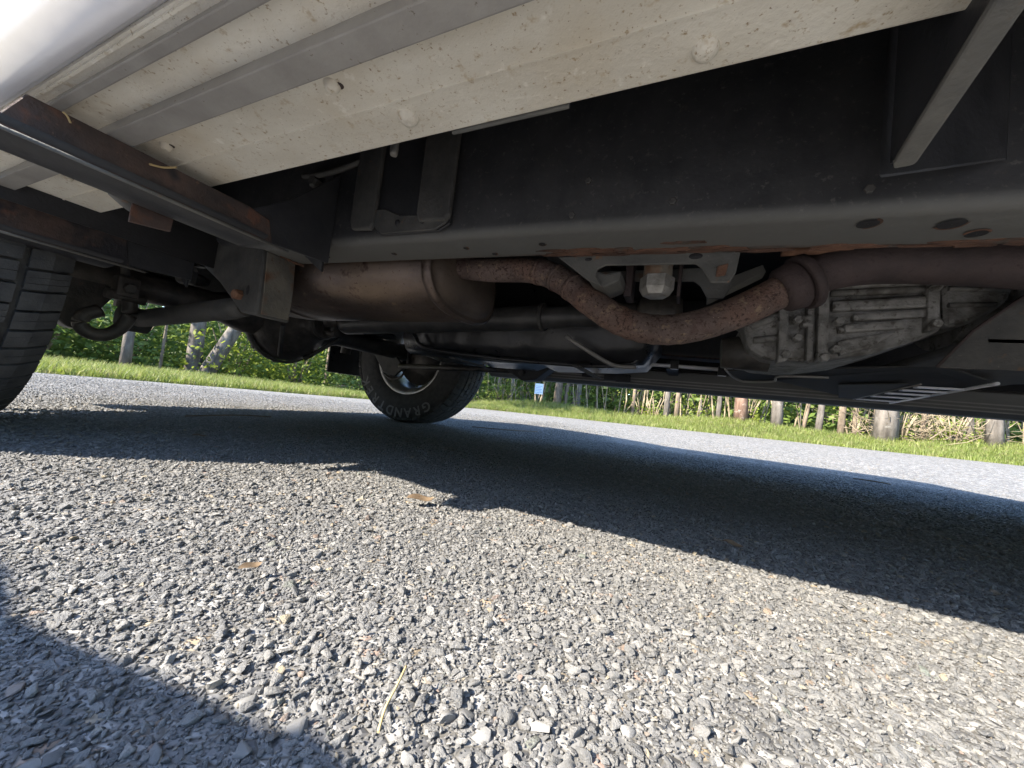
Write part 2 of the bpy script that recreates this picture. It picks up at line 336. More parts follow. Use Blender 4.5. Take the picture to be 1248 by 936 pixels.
gi = gn.nodes.new('NodeGroupInput'); go = gn.nodes.new('NodeGroupOutput'); mp = gn.nodes.new('GeometryNodeMeshToPoints'); ip = gn.nodes.new('GeometryNodeInstanceOnPoints'); ci = gn.nodes.new('GeometryNodeCollectionInfo')
ci.inputs[0].default_value = pc; ci.inputs['Separate Children'].default_value = True; ci.inputs['Reset Children'].default_value = True
def na(nm, ty):
    q = gn.nodes.new('GeometryNodeInputNamedAttribute'); q.data_type = ty; q.inputs[0].default_value = nm; return q.outputs[0]
gl = gn.links; gl.new(gi.outputs[0], mp.inputs[0]); gl.new(mp.outputs[0], ip.inputs['Points']); gl.new(ci.outputs[0], ip.inputs['Instance']); ip.inputs['Pick Instance'].default_value = True
gl.new(na('pick', 'INT'), ip.inputs['Instance Index']); gl.new(na('rot', 'FLOAT_VECTOR'), ip.inputs['Rotation']); gl.new(na('scl', 'FLOAT_VECTOR'), ip.inputs['Scale']); gl.new(ip.outputs[0], go.inputs[0])
md = rs.modifiers.new('lay stones', 'NODES'); md.node_group = gn

# ------------------------------------------------------------------ the vehicle (nose towards +X, near side at Y = 0)
suv = tag(empty('suv', (0, .986, 0)), 'dirty silver off-road car seen from beneath, with running boards and rusty exhaust', 'car')
bpy.context.view_layer.update()
class P:                                  # builds parts in place coordinates under the car
    pass
_inv = Matrix.Translation((0, -.986, 0))
def zbot(x): return float(np.interp(x, [-.95, -.78, -.17, .30, .8], [.447, .427, .412, .396, .385]))
def fix(o):                               # parts are modelled in place coordinates
    o.matrix_parent_inverse = _inv if o.parent is suv else Matrix(); return o
def part(mb, name, mat, parent=None, **kw):
    return fix(mb.build(name, M[mat], parent or suv, **kw))
def pp(pts, Y): return [at(x, y, 1, Y) for x, y in pts]
YC, XR, XF, TR = .986, -1.434, 1.62, .388
YN_IN, YF_IN, TW = .298, 1.674, .262

# --- wheels
def wheel(X, Yin, sgn, text):             # sgn: +1 when the outer side lies towards +Y
    w = fix(empty('wheel', (X, Yin+sgn*TW/2, TR), suv)); bpy.context.view_layer.update()
    c = (0, 0, 0); hw = TW/2
    prof = [(-.098, .222), (-.112, .228), (-.124, .25), (-.131, .285), (-.131, .315), (-.127, .34), (-.119, .358), (-.105, .369), (-.06, .3765), (0, .378)]
    prof = prof+[(-a, b) for a, b in prof[-2::-1]]
    ty = MB().lathe(prof, c, 'Y', 96).build('tyre', M['rubber'], w)
    t = MB(); nb = 62
    rows = [(-.018, .018, 0), (.024, .058, .35), (-.058, -.024, .6), (.067, .122, .15), (-.122, -.067, .8)]
    for (y0, y1, ph) in rows:
        for k in range(nb):
            a0 = 2*math.pi*(k+ph)/nb; da = 2*math.pi/nb*.86; sk = .10/nb*6.28*(1 if y0+y1 > 0 else -1)*(0 if abs(y0+y1) < .01 else 1)
            def pt(y, a, top):
                fall = max(0, abs(y)-.075)/.047; r1 = TR-.012*fall**2-.0035*(abs(y)/.12)**2; r0 = r1-.014
                r_ = r1 if top else r0; return (r_*math.cos(a), y, r_*math.sin(a))
            ym = (y0+y1)/2; zz = .004*math.sin(k*2.1)
            ys = [y0, ym, y1] if abs(ym) > .08 else [y0+zz*.4, y1+zz*.4]
            for q in range(len(ys)-1):
                A, B_ = ys[q], ys[q+1]; s0, s1 = sk*q, sk*(q+1); nn = 2 if (k*7+int(ph*10)) % 3 else 3
                for w2 in range(nn):      # sipes part each block
                    u0 = a0+da*w2/nn+(.0006 if w2 else 0); u1 = a0+da*(w2+1)/nn-(.0006 if w2 < nn-1 else 0); jg = .0015*math.sin(k*3.3+w2)
                    ring = [pt(A, u0+s0, 1), pt(A, u1+s0, 1), pt(B_, u1+s1+jg, 1), pt(B_, u0+s1+jg*(w2 > 0), 1)]
                    low = [pt(A, u0+s0, 0), pt(A, u1+s0, 0), pt(B_, u1+s1+jg, 0), pt(B_, u0+s1+jg*(w2 > 0), 0)]
                    t.hexa(low, ring)
                if abs(ym) <= .08:        # sipes
                    pass
    tr = t.build('tread', M['rubber'], w); tag(tr, kind='stuff')
    # sidewall ribs at the shoulder
    rim = MB().lathe([(-.105, .212), (-.112, .231), (-.106, .233), (-.100, .222), (-.06, .205), (-.02, .198), (.08, .205), (.104, .226), (.112, .231), (.105, .215), (.07, .19), (-.07, .19), (-.098, .207), (-.105, .212)], c, 'Y', 64)
    rim.build('rim', M['rimalloy'], w)
    sp = MB()
    for k in range(6):
        a = k*math.pi/3; ca, sa = math.cos(a), math.sin(a)
        def q(r_, tt, y): return (r_*ca-tt*sa, y*sgn, r_*sa+tt*ca)
        sp.hexa([q(.05, -.03, .06), q(.05, .03, .06), q(.05, .03, .09), q(.05, -.03, .09)], [q(.197, -.042, .07), q(.197, .042, .07), q(.197, .042, .1), q(.197, -.042, .1)])
    sp.lathe([(.055*sgn, .001), (.055*sgn, .07), (.095*sgn, .07), (.1*sgn, .001)], c, 'Y', 32)
    sp.build('spokes', M['rimalloy'], w)
    br = MB().lathe([(-.005, .001), (-.005, .165), (.015, .165), (.015, .001)], (0, sgn*.01, 0), 'Y', 48).build('brake_disc', M['axle'], w)
    cp = MB().box(-.19, -.10, -.05 if sgn > 0 else -.03, .03 if sgn > 0 else .05, -.07, .07).build('brake_caliper', M['axle'], w, bevel=.012)
    if text:                              # raised brand lettering on the inner wall
        yl = -sgn*.1305; word = 'GRANDTREK'; lt = []
        for i, ch in enumerate(word):
            cu = bpy.data.curves.new('letter', 'FONT'); cu.body = ch; cu.size = .072; cu.extrude = .0012; cu.align_x = 'CENTER'; cu.align_y = 'BOTTOM'; cu.offset = .0012
            tmp = bpy.data.objects.new('letter', cu); me = bpy.data.meshes.new_from_object(tmp); bpy.data.objects.remove(tmp)
            me.name = 'lettering'
            ang = R(-58)-i*R(11.2)        # position round the wheel as seen from inside
            # local x runs along the text, y outwards from the hub, z out of the wall
            rad = Vector((math.cos(ang), 0, math.sin(ang))); out = Vector((0, -sgn, 0)); along = rad.cross(out)
            along = Vector((math.sin(ang), 0, -math.cos(ang)))*1.0
            mt = Matrix(((along.x, rad.x, out.x, rad.x*.292), (along.y, rad.y, out.y, yl), (along.z, rad.z, out.z, rad.z*.292), (0, 0, 0, 1)))
            me.transform(mt); o = link('lettering', me, M['letter'], w)
    return w
w_near = wheel(XR, YN_IN, -1, False)
w_far = wheel(XR, YF_IN, 1, True)
for o_, Yin, s_ in ((w_near, YN_IN, -1), (w_far, YF_IN, 1)):   # front pair, out of the picture
    c_ = copy_tree(o_, suv); fix(c_); c_.location = (XF, Yin+s_*TW/2, TR)

# --- near running board: pressed underside, two ribs, silver outer edge, bolts
ZB, XB0, XB1 = .43, -1.16, .92
rb = MB()
prof = [(.118, ZB), (.283, ZB), (.283, ZB+.026), (.262, ZB+.036), (.10, ZB+.040), (.118, ZB+.012)]
def xe(y): return -.69-.59*smooth(.05, .25, y)      # the rear end is cut at a slant
npf = len(prof); rb.add([(float(xe(y)), y, z) for y, z in prof]+[(XB1, y, z) for y, z in prof], [tuple(range(npf)), tuple(range(2*npf-1, npf-1, -1))]+[(i, i+npf, (i+1) % npf+npf, (i+1) % npf) for i in range(npf)])
rbo = part(rb, 'running_board', 'board', bevel=.002, seg=2)
tp = [(.1185, ZB+.004), (.112, ZB-.004), (.100, ZB-.004), (.086, ZB+.001), (.072, ZB+.012), (.063, ZB+.026), (.062, ZB+.04), (.068, ZB+.052), (.085, ZB+.06), (.27, ZB+.062), (.27, ZB+.042), (.1, ZB+.042), (.117, ZB+.012)]
tm = MB(); n_ = len(tp); tm.add([(float(xe(y))-.004, y, z) for y, z in tp]+[(XB1+.004, y, z) for y, z in tp], [(i, (i+1) % n_, (i+1) % n_+n_, i+n_) for i in range(n_)], True)
tm.add([(float(xe(y))-.004, y, z) for y, z in tp], [tuple(range(n_))]); tm.add([(XB1+.004, y, z) for y, z in tp], [tuple(range(n_-1, -1, -1))])
part(tm, 'silver_edge', 'trim', rbo)
for (y0, y1, dz) in ((.166, .189, .013), (.1275, .1375, .008)):
    part(MB().prism([(float(xe(y0))+.003, y0+.003, ZB+.002), (float(xe(y0))+.003, y0, ZB-dz), (float(xe(y0))+.003, y1, ZB-dz), (float(xe(y0))+.003, y1, ZB+.002)], (XB1-float(xe(y0))-.006, 0, 0)), 'rib', 'rib', rbo, bevel=.0015)
part(MB().prism([(-1.2, .236, ZB+.001), (-1.2, .2367, ZB-.0012), (-1.2, .2385, ZB-.0012), (-1.2, .239, ZB+.001)], (XB1+1.19, 0, 0)), 'seam', 'board', rbo)
part(MB().prism([(-.86, .1205, ZB+.001), (-.86, .1208, ZB-.0018), (-.86, .123, ZB-.0018), (-.86, .1235, ZB+.001)], (XB1+.85, 0, 0)), 'seam', 'board', rbo)
for (px, py, m_, r_) in ((405, 103, 'whiteclip', .0065), (498, 143, 'board', .009), (203, 177, 'whiteclip', .006), (82, 216, 'whiteclip', .006), (860, 60, 'board', .008)):
    p = at(px, py, 2, ZB); part(MB().lathe([(.001, r_*1.15), (-.0025, r_), (-.005, r_*.75), (-.006, r_*.35), (-.0055, .0004)], (p.x, p.y, ZB), 'Z', 18), 'bolt', 'board', rbo)
    if m_ == 'whiteclip': part(MB().lathe([(0, .0004), (0, r_*.5), (.002, r_*.55)], (p.x+r_*.9, p.y+r_*.4, ZB-.001), 'Z', 12), 'clip_hole', 'bracket', rbo)
# inner lip strip standing a little below the edge
a_, b_ = at(545, 160, 2, ZB-.004), at(690, 126, 2, ZB-.004)
part(MB().box(a_.x, b_.x, .284, .2875, ZB-.001, ZB+.012), 'lip', 'gusset', rbo, bevel=.001)

# --- brackets that carry the board
def board_bracket(X, y0, y1, plate=True, depth=.05, flip=1):
    web = MB().prism([(X, y0+.018, ZB-.014), (X, y0, ZB-depth), (X, y1-.02, ZB-depth), (X, y1-.03, ZB-.02), (X, y1-.06, ZB-.0145)], (-.004*flip, 0, 0))
    b = part(web, 'board_bracket', 'bracket', bevel=.001, seg=1)
    ar_ = [(X-.034*flip-.036*flip*math.cos(t), ZB-depth+.008-.015*math.sin(t)) for t in [math.pi-math.pi*k/8 for k in range(9)]]
    ar_ = [(x, z) for x, z in ar_]+[(x, z+.004) for x, z in ar_[::-1]]; na_ = len(ar_); fl = MB(); ya, yb_ = y0, y1-.03
    fl.add([(x, ya, z) for x, z in ar_]+[(x, yb_-.012*math.sin(math.pi*min(k, na_-1-k)/8), z) for k, (x, z) in enumerate(ar_)], [(k, (k+1) % na_, (k+1) % na_+na_, k+na_) for k in range(na_)], True)
    fl.add([(x, ya, z) for x, z in ar_], [tuple(range(na_))]); fl.add([(x, yb_-.012*math.sin(math.pi*min(k, na_-1-k)/8), z) for k, (x, z) in enumerate(ar_)], [tuple(range(na_-1, -1, -1))])
    flo = part(fl, 'lower_flange', 'blacksteel', b); flo.data.set_sharp_from_angle(angle=R(50))
    ed = MB().tube([(X+.0008*flip, y0, ZB-depth), (X+.0008*flip, y1+.004, ZB-depth)], .0022, 8); part(ed, 'edge_highlight', 'gusset', b)  # paler tube along the fold paints in the corner highlight
    if plate:
        pl = MB().prism([(X-.012*flip, .455, ZB-depth-.005), (X-.012*flip, .455, ZB+.13), (X-.075*flip, .455, ZB+.13), (X-.075*flip, .455, ZB-.02)], (0, -.006, 0)); part(pl, 'mounting_plate', 'blacksteel', b, bevel=.002)
        gu = MB().prism([(X-.003*flip, y1-.06, ZB-depth), (X-.003*flip, .456, ZB-depth+.012), (X-.003*flip, .456, ZB+.12), (X-.003*flip, y1-.0, ZB+.03), (X-.003*flip, y1-.06, ZB-.02)], (-.004*flip, 0, 0)); part(gu, 'gusset', 'blacksteel', b, bevel=.001, seg=1)
    return b
b1 = board_bracket(-.59, .093, .375, depth=.055)
b2 = board_bracket(-1.025, .085, .37, depth=.072)
# rust-brown tab and pale clip behind the first bracket
q = [at(163, 238, 0, -.655), at(215, 255, 0, -.655), at(208, 283, 0, -.655), at(157, 270, 0, -.655)]
part(MB().prism(q, (-.004, 0, 0)), 'tab', 'bracket', b1, bevel=.0015)
c0 = at(146, 238, 0, -.67); part(MB().tube([c0+Vector((0, -.016, .012)), c0+Vector((0, -.004, .004)), c0+Vector((0, .012, -.004)), c0+Vector((0, .02, -.014))], [.004, .010, .011, .005], 12), 'clip', 'gusset', b1)
for px, py in ((125, 151), (215, 200)):
    p = at(px, py, 0, -.585)
# right-hand bracket, seen from its other side: a flat pale strap
e1, e2 = at(1100, 204, 2, ZB-.045), at(1232, 4, 2, ZB-.045)
dirv = (e2-e1).normalized(); sd = Vector((dirv.y, -dirv.x, 0))*.0068
strap = [e1-sd*.85, e1+dirv*.004-sd, e2+dirv*.12-sd, e2+dirv*.12+sd, e1+dirv*.006+sd, e1+sd*.7-dirv*.001]
b3 = part(MB().prism(strap, (0, 0, .005)), 'board_bracket', 'gusset', bevel=.0018)
part(MB().prism([e1+Vector((-.006, .004, .006)), e1+Vector((-.006, .004, .19)), e1+Vector((-.006, -.19, .045)), e1+Vector((-.006, -.16, .006))], (.004, 0, 0)), 'web', 'blacksteel', b3)
part(MB().prism([e1+Vector((-.012, .004, -.002)), e1+Vector((-.012, .004, .21)), e1+Vector((.10, .09, .21)), e1+Vector((.10, .09, .05))], (.003, .004, 0)), 'mounting_plate', 'blacksteel', b3, bevel=.001)

# --- chassis rails
def rail(name, Yo, sgn, mat):
    path = [(-2.15, .57), (-2.0, .57), (-1.75, .60), (-1.35, .60), (-1.14, .53), (-.95, .447), (-.78, .427), (-.17, .412), (.30, .396), (.8, .385), (1.1, .42), (1.6, .45), (2.1, .45)]
    vs = []; hh = [.12, .12, .11, .11, .12, .165, .18, .195, .21, .22, .16, .14, .14]
    rad = .014
    ringn = None
    for (x, z), h_ in zip(path, hh):
        ring = []
        for k in range(6): a = math.pi/2*k/5; ring.append((x, Yo+sgn*(rad-rad*math.cos(a)), z+rad-rad*math.sin(a)))
        ring += [(x, Yo+sgn*.078, z), (x, Yo+sgn*.082, z+.004), (x, Yo+sgn*.082, z+h_), (x, Yo+sgn*.012, z+h_), (x, Yo, z+h_-.012)]
        ringn = len(ring); vs += ring
    mb = MB(); n = ringn
    fs = [(i*n+k, i*n+(k+1) % n, (i+1)*n+(k+1) % n, (i+1)*n+k) for i in range(len(path)-1) for k in range(n)]
    mb.add(vs, fs, True); mb.add(vs[:n], [tuple(range(n))]); mb.add(vs[-n:], [tuple(range(n-1, -1, -1))])
    o = part(mb, name, mat); 
    me = o.data
    me.set_sharp_from_angle(angle=R(40)); return o
def frame_mat():
    m, nt, b, tc = newmat('weathered frame paint'); L = nt.links; v = tc.outputs['Object']
    n1 = noise(nt, v, 20); col = ramp(nt, n1.outputs[0], [(.35, (.024, .025, .028)), (.65, (.040, .040, .043))]).outputs[0]
    n2 = noise(nt, v, 130, 3, .7); col = mixc(nt, ramp(nt, n2.outputs[0], [(.60, 0), (.72, .65)]).outputs[0], col, (.11, .105, .095))
    n8 = noise(nt, v, 48, 4, .75); col = mixc(nt, ramp(nt, n8.outputs[0], [(.60, 0), (.72, .5)]).outputs[0], col, (.085, .075, .065))
    n7 = noise(nt, v, 5, 6, .7, stretch=(1, 1, .35)); col = mixc(nt, ramp(nt, n7.outputs[0], [(.48, 0), (.7, .55)]).outputs[0], col, (.07, .068, .065))
    sep = N(nt, 'ShaderNodeSeparateXYZ'); L.new(v, sep.inputs[0])
    ma = N(nt, 'ShaderNodeMath', operation='MULTIPLY_ADD'); L.new(sep.outputs[0], ma.inputs[0]); ma.inputs[1].default_value = .0317; L.new(sep.outputs[2], ma.inputs[2])   # height above the sloping bottom
    # road dust plus painted ground bounce light on the underside, rust creeping out from the inner edge
    n3 = noise(nt, v, 9, 6, .65, stretch=(.5, 1, 2)); a2 = N(nt, 'ShaderNodeMath', operation='MULTIPLY_ADD'); L.new(n3.outputs[0], a2.inputs[0]); a2.inputs[1].default_value = -.012; L.new(ma.outputs[0], a2.inputs[2])
    col = mixc(nt, ramp(nt, a2.outputs[0], [(.4, .85), (.416, 0)]).outputs[0], col, (.13, .13, .122))
    n4 = noise(nt, v, 22, 7, .72, stretch=(.16, 1, 1)); a3 = N(nt, 'ShaderNodeMath', operation='MULTIPLY_ADD'); L.new(n4.outputs[0], a3.inputs[0]); a3.inputs[1].default_value = .05; L.new(sep.outputs[1], a3.inputs[2])
    rc = ramp(nt, noise(nt, v, 90, 5).outputs[0], [(.35, (.038, .025, .019)), (.65, (.115, .066, .044))]).outputs[0]
    under = N(nt, 'ShaderNodeMath', operation='LESS_THAN'); L.new(ma.outputs[0], under.inputs[0]); under.inputs[1].default_value = .4125
    mk = N(nt, 'ShaderNodeMath', operation='MULTIPLY'); L.new(ramp(nt, a3.outputs[0], [(.558, 0), (.567, 1)]).outputs[0], mk.inputs[0]); L.new(under.outputs[0], mk.inputs[1])
    col = mixc(nt, mk.outputs[0], col, rc)
    L.new(col, b.inputs['Base Color']); b.inputs['Roughness'].default_value = .6
    bp = N(nt, 'ShaderNodeBump'); bp.inputs['Strength'].default_value = .3; bp.inputs['Distance'].default_value = .002; L.new(noise(nt, v, 90).outputs[0], bp.inputs['Height']); L.new(bp.outputs[0], b.inputs['Normal'])
    return m
M['frame'] = frame_mat()
fr = rail('frame_rail', .46, 1, 'frame'); fr2 = rail('frame_rail', 2*YC-.46, -1, 'frame')
# drain holes along the bottom edge (flat dark discs paint the shade inside, with a part rim of rust)
for (px, py, w_) in ((398, 312, 8), (568, 302, 5), (480, 309, 5), (661, 297, 6), (1058, 272, 11), (1160, 272, 12), (603, 309, 5), (1190, 284, 9)):
    p = at(px, py, 2, .41); p = at(px, py, 2, zbot(p.x)); r_ = w_/460*p.y*.8
    part(MB().lathe([(-.0008, r_), (-.0008, .0005)], (p.x, p.y, p.z-.0003), 'Z', 18), 'drain_hole', 'floor', fr)
    part(MB().lathe([(-.0003, r_*1.22), (-.0012, r_*1.1), (-.0010, r_*.96)], (p.x, p.y, p.z-.0002), 'Z', 18, a0=.4+w_, a1=3.2+w_), 'rust_rim', 'rust', fr)
for (px, py, w_, h_) in ((512, 214, 11, 9), (369, 243, 6, 7), (444, 255, 6, 8), (152, 250, 6, 8)):
    p = at(px, py, 1, .4585); s_ = p.y/460
    part(MB().lathe([(0, .0005), (0, w_*s_), (.003, w_*s_*1.1)], (p.x, p.y, p.z), 'Y', 8, False, ell=h_/w_), 'frame_hole', 'floor', fr)
# small white-ish line clip and hose by the hole
p = at(385, 222, 1, .445); hose = [at(370, 215, 1, .44), at(385, 214, 1, .44), at(410, 208, 1, .44), at(440, 197, 1, .445)]
part(MB().tube(spline(hose, 5), .005, 8), 'brake_line', 'dirtysteel', fr)
part(MB().hexbolt((p.x, .45, p.z), 'Y', .012, -.014), 'line_clip', 'dirtysteel', fr)
for (px, py) in ((717, 220), (697, 262), (820, 245), (1060, 230)):
    p = at(px, py, 1, .4585); part(MB().hexbolt((p.x, .4598, p.z), 'Y', .0045, -.003), 'rivet', 'dirtysteel', fr)
# body mount bracket on the rail: two upright flanges and a back plate
bm_ = [at(447, 175, 1, .452), at(449, 276, 1, .452), at(465, 287, 1, .452), at(535, 281, 1, .452), at(548, 272, 1, .452), at(556, 160, 1, .452)]
bmo = part(MB().prism(bm_, (0, .004, 0)), 'body_mount', 'blacksteel', bevel=.001, seg=1)
for (xs_, w_, m_) in (((445, 466), .05, 'dirtysteel'), ((523, 556), .055, 'dirtysteel')):
    a_, b_ = at(xs_[0], 172, 1, .45), at(xs_[0]+4, 276, 1, .45); c_, d_ = at(xs_[1], 165, 1, .40 if xs_[0] > 500 else .43), at(xs_[1]-2, 280, 1, .43)
    xl, xr = a_.x, at(xs_[1], 220, 1, .45).x
    pts = [(xl, .4515, .62), (xl, .4515, .45), (xl+.006, .4515, .437), (xr-.006, .4515, .434), (xr, .4515, .445), (xr, .4515, .62)]
    pts2 = [(x, y-(.016 if i in (0, 1, 2, 3, 4, 5) else 0), z) for i, (x, y, z) in enumerate(pts)]
    part(MB().prism(pts, (0, -.010, 0)), 'side_flange', m_, bmo, bevel=.004, seg=2)
part(MB().prism(pp([(456, 258), (470, 256), (490, 264), (510, 263), (535, 250), (548, 258), (545, 272), (531, 281), (466, 286), (456, 276)], .4505), (0, -.004, 0)), 'lower_lip', 'dirtysteel', bmo, bevel=.001, seg=1)
for px, py in ((484, 271), (515, 269)):
    p = at(px, py, 1, .446); part(MB().lathe([(0, .0005), (0, .0045), (.002, .005)], (p.x, .4455, p.z), 'Y', 12), 'bolt_hole', 'floor', bmo)
p = at(480, 186, 1, .40); part(MB().tube([p+Vector((0, 0, .03)), p, p-Vector((0, 0, .004))], [.006, .006, .005], 10), 'stud', 'zinc', bmo)
p = at(505, 172, 1, .43); part(MB().lathe([(0, .0005), (.0, .03), (.05, .034)], (p.x, .40, .585), 'Z', 20), 'rubber_bush', 'rust', bmo)

# --- trailing arm mount below the rail: folded grey box bracket

mo = MB()
front = pp([(190, 286), (300, 298), (322, 303), (318, 345), (312, 384), (292, 380), (281, 364), (266, 343), (243, 320), (216, 302)], .466); nf = len(front)
bk = [Vector((v.x, .537, v.z)) for v in front]
mo.add(front+bk, [tuple(range(nf)), tuple(range(2*nf-1, nf-1, -1))]+[(i, i+nf, (i+1) % nf+nf, (i+1) % nf) for i in range(nf)])
mnt = part(mo, 'arm_mount', 'dirtysteel', bevel=.007, seg=3)
p = at(286, 358, 1, .455); part(MB().hexbolt((p.x, .466, p.z), 'Y', .011, -.014), 'bolt', 'rustbolt', mnt)
p = at(297, 352, 1, .458); part(MB().lathe([(0, .0005), (0, .004), (.002, .006)], (p.x, .4645, p.z), 'Y', 10, ell=2), 'slot', 'floor', mnt)
wl_ = spline([at(323, 302, 1, .468), at(340, 310, 1, .492), at(356, 319, 1, .518), at(370, 324, 1, .54)], 5); part(MB().tube(wl_, [.0028+.001*math.sin(i*2.3) for i in range(len(wl_))], 8), 'weld', 'rust', mnt)
e0, e1_, e2_ = front[2], front[3], front[4]
part(MB().prism([e0+Vector((0, .006, -.004)), e1_+Vector((0, .006, 0)), e2_+Vector((0, .008, .004)), Vector((e2_.x, .532, e2_.z+.006)), Vector((e1_.x, .533, e1_.z)), Vector((e0.x, .533, e0.z-.006))], (.0035, 0, 0)), 'rusty_face', 'rustface', mnt, bevel=.0015)
a0_, a1_ = Vector((-.90, .505, .322)), Vector((-1.40, .505, .288))
arm = part(MB().tube([a0_, a0_.lerp(a1_, .1), a0_.lerp(a1_, .9), a1_], [.02, .024, .023, .02], 16), 'trailing_arm', 'dirtysteel')
part(MB().lathe([(-.03, .0005), (-.03, .034), (.03, .034), (.03, .0005)], tuple(a1_), 'Y', 24), 'bush', 'rubber', arm)

# --- rear axle, differential, brackets
ax = MB().tube([(XR, .31, TR), (XR, .70, TR), (XR, .80, TR), (XR, 1.10, TR), (XR, 1.20, TR), (XR, 1.66, TR)], [.042, .042, .07, .07, .042, .042], 24, up=(0, 0, 1))
axo = part(ax, 'rear_axle', 'axle')
df = MB().lathe([(-.11, .02), (-.105, .085), (-.07, .128), (-.02, .145), (.02, .142), (.06, .12), (.10, .085), (.16, .06), (.19, .055), (.19, .02)], (XR+.02, .96, TR), 'X', 40)
dfo = part(df, 'differential', 'axle')
part(MB().lathe([(-.03, .146), (-.03, .156), (-.012, .156), (-.012, .146)], (XR+.02, .96, TR), 'X', 40), 'cover_flange', 'dirtysteel', dfo)
for k in range(10):
    a = k*.628+.2; part(MB().hexbolt((XR-.01, .96+.15*math.cos(a), TR+.15*math.sin(a)), 'X', .009, -.012), 'bolt', 'axle', dfo)
for k in (-1, 1):
    rbp = [(XR+.06+.10*abs(t), .96+k*(.05+.07*t), TR-.13+.10*t) for t in (0, .5, 1)]; part(MB().tube(rbp, .008, 8), 'casting_rib', 'dirtysteel', dfo)
# pinion, universal joint, drive shaft
s0, s1 = Vector((XR+.21, .96, .386)), Vector((-.02, .96, .438)); sv = (s1-s0).normalized()
ds = part(MB().tube([s0+sv*.10, s0+sv*.115, s0+sv*.13, s1-sv*.36, s1-sv*.35, s1-sv*.34, s1-sv*.10], [.03, .036, .036, .036, .036, .030, .028], 28), 'drive_shaft', 'driveshaft')
part(MB().tube([s1-sv*.355, s1-sv*.345], .039, 28), 'weld_ring', 'dirtysteel', ds)
part(MB().tube([s1-sv*.10, s1-sv*.09, s1-sv*.02, s1], [.028, .042, .042, .03], 24), 'flange', 'axle', ds)
uj = MB().tube([s0-sv*.01, s0, s0+sv*.012], [.05, .055, .05], 24); ujo = part(uj, 'pinion_flange', 'axle', ds)
for a in (0, 1.571):
    o1 = Vector((0, math.cos(a), math.sin(a)))*.034
    part(MB().tube([s0+sv*.055-o1, s0+sv*.055+o1], .013, 12), 'cross_joint', 'dirtysteel', ds)
    for sg in (-1, 1):
        part(MB().tube([s0+sv*(.01 if a else .10)+o1*sg*.7, s0+sv*.05+o1*sg, s0+sv*.07+o1*sg], [.012, .016, .012], 10), 'yoke_ear', 'axle', ds)
# anti-roll bar link and hooked bar end near the wheel
def px0(pts, X): return [at(x, y, 0, X) for x, y in pts]
lk = px0([(152, 290), (152, 300), (153, 340)], -1.30)
lko = part(MB().tube(lk, [.014, .009, .009], 12), 'sway_bar_link', 'dirtysteel')
p = at(153, 352, 0, -1.30); part(MB().box(p.x-.02, p.x+.02, p.y-.022, p.y+.022, p.z-.022, p.z+.03), 'clevis', 'axle', lko, bevel=.008)
part(MB().hexbolt((p.x+.02, p.y, p.z), 'X', .013, .014), 'nut', 'dirtysteel', lko)
part(MB().tube([p+Vector((0, -.035, -.02)), p+Vector((0, .04, -.02))], .012, 10), 'pin', 'axle', lko)
hook = spline(px0([(158, 362), (157, 385), (146, 400), (128, 408), (108, 405), (98, 395), (103, 384), (122, 378)], -1.31), 6)
part(MB().tube(hook, .0155, 12), 'sway_bar', 'axle')
pl_ = px0([(120, 286), (190, 284), (178, 296), (130, 297)], -1.32); part(MB().prism(pl_, (-.06, 0, 0)), 'spring_seat', 'axle', lko, bevel=.004)
part(MB().prism(px0([(82, 398), (60, 380), (60, 330), (128, 330), (140, 362), (122, 378), (98, 402)], -1.40), (-.05, 0, 0)), 'brake_shield', 'axle', axo, bevel=.006)
# coil springs and dampers
for Ys in (.575, 1.40):
    co = [(XR+.06+.055*math.cos(t*.35), Ys+.055*math.sin(t*.35), .44+t*.0021) for t in range(90)]
    sp_ = part(MB().tube(co, .0075, 8), 'coil_spring', 'dirtysteel')
    part(MB().tube([(XR-.12, Ys-.04, .33), (XR-.10, Ys-.04, .50), (XR-.10, Ys-.04, .50), (XR-.07, Ys, .64)], [.025, .025, .02, .02], 14), 'damper', 'axle')
    part(MB().lathe([(0, .0005), (0, .072), (.012, .075), (.014, .0005)], (XR+.06, Ys, .43), 'Z', 24), 'spring_plate', 'axle', sp_)
q = px0([(200, 318), (232, 318), (240, 328), (207, 330)], -1.2); part(MB().prism(q, (-.03, .02, 0)), 'bump_stop_plate', 'gusset', axo, bevel=.002)
q = px0([(212, 333), (236, 330), (232, 345), (214, 343)], -1.2); part(MB().prism(q, (-.02, .02, 0)), 'bump_stop_plate', 'gusset', axo, bevel=.002)
# far-side lower link with its mount and hub bracket
part(MB().tube([at(487, 446, 1, 1.52), at(560, 449, 1, 1.52), at(640, 452, 1, 1.52)], .013, 12), 'trailing_arm', 'axle')
fm = part(MB().prism(pp([(612, 436), (690, 436), (672, 448), (652, 463), (636, 464), (618, 452)], 1.47), (0, .08, 0)), 'arm_mount', 'blacksteel', bevel=.006)
p = at(636, 455, 1, 1.468); part(MB().hexbolt((p.x, 1.47, p.z), 'Y', .014, -.012), 'bolt', 'dirtysteel', fm)
part(MB().prism(pp([(455, 430), (478, 428), (492, 448), (480, 458), (466, 452)], 1.56), (0, .02, 0)), 'hub_bracket', 'dirtysteel', axo, bevel=.006)
hs = spline(pp([(498, 425), (497, 440), (490, 458), (478, 462), (468, 455)], 1.60), 6); part(MB().tube(hs, .006, 8), 'brake_hose', 'axle', axo)
# mud flap behind the far wheel and rear lower valance line
part(MB().box(-1.905, -1.895, 1.55, 1.93, .24, .62), 'mud_flap', 'plastic', bevel=.002)
part(MB().box(-1.905, -1.895, .05, .40, .24, .62), 'mud_flap', 'plastic', bevel=.002)

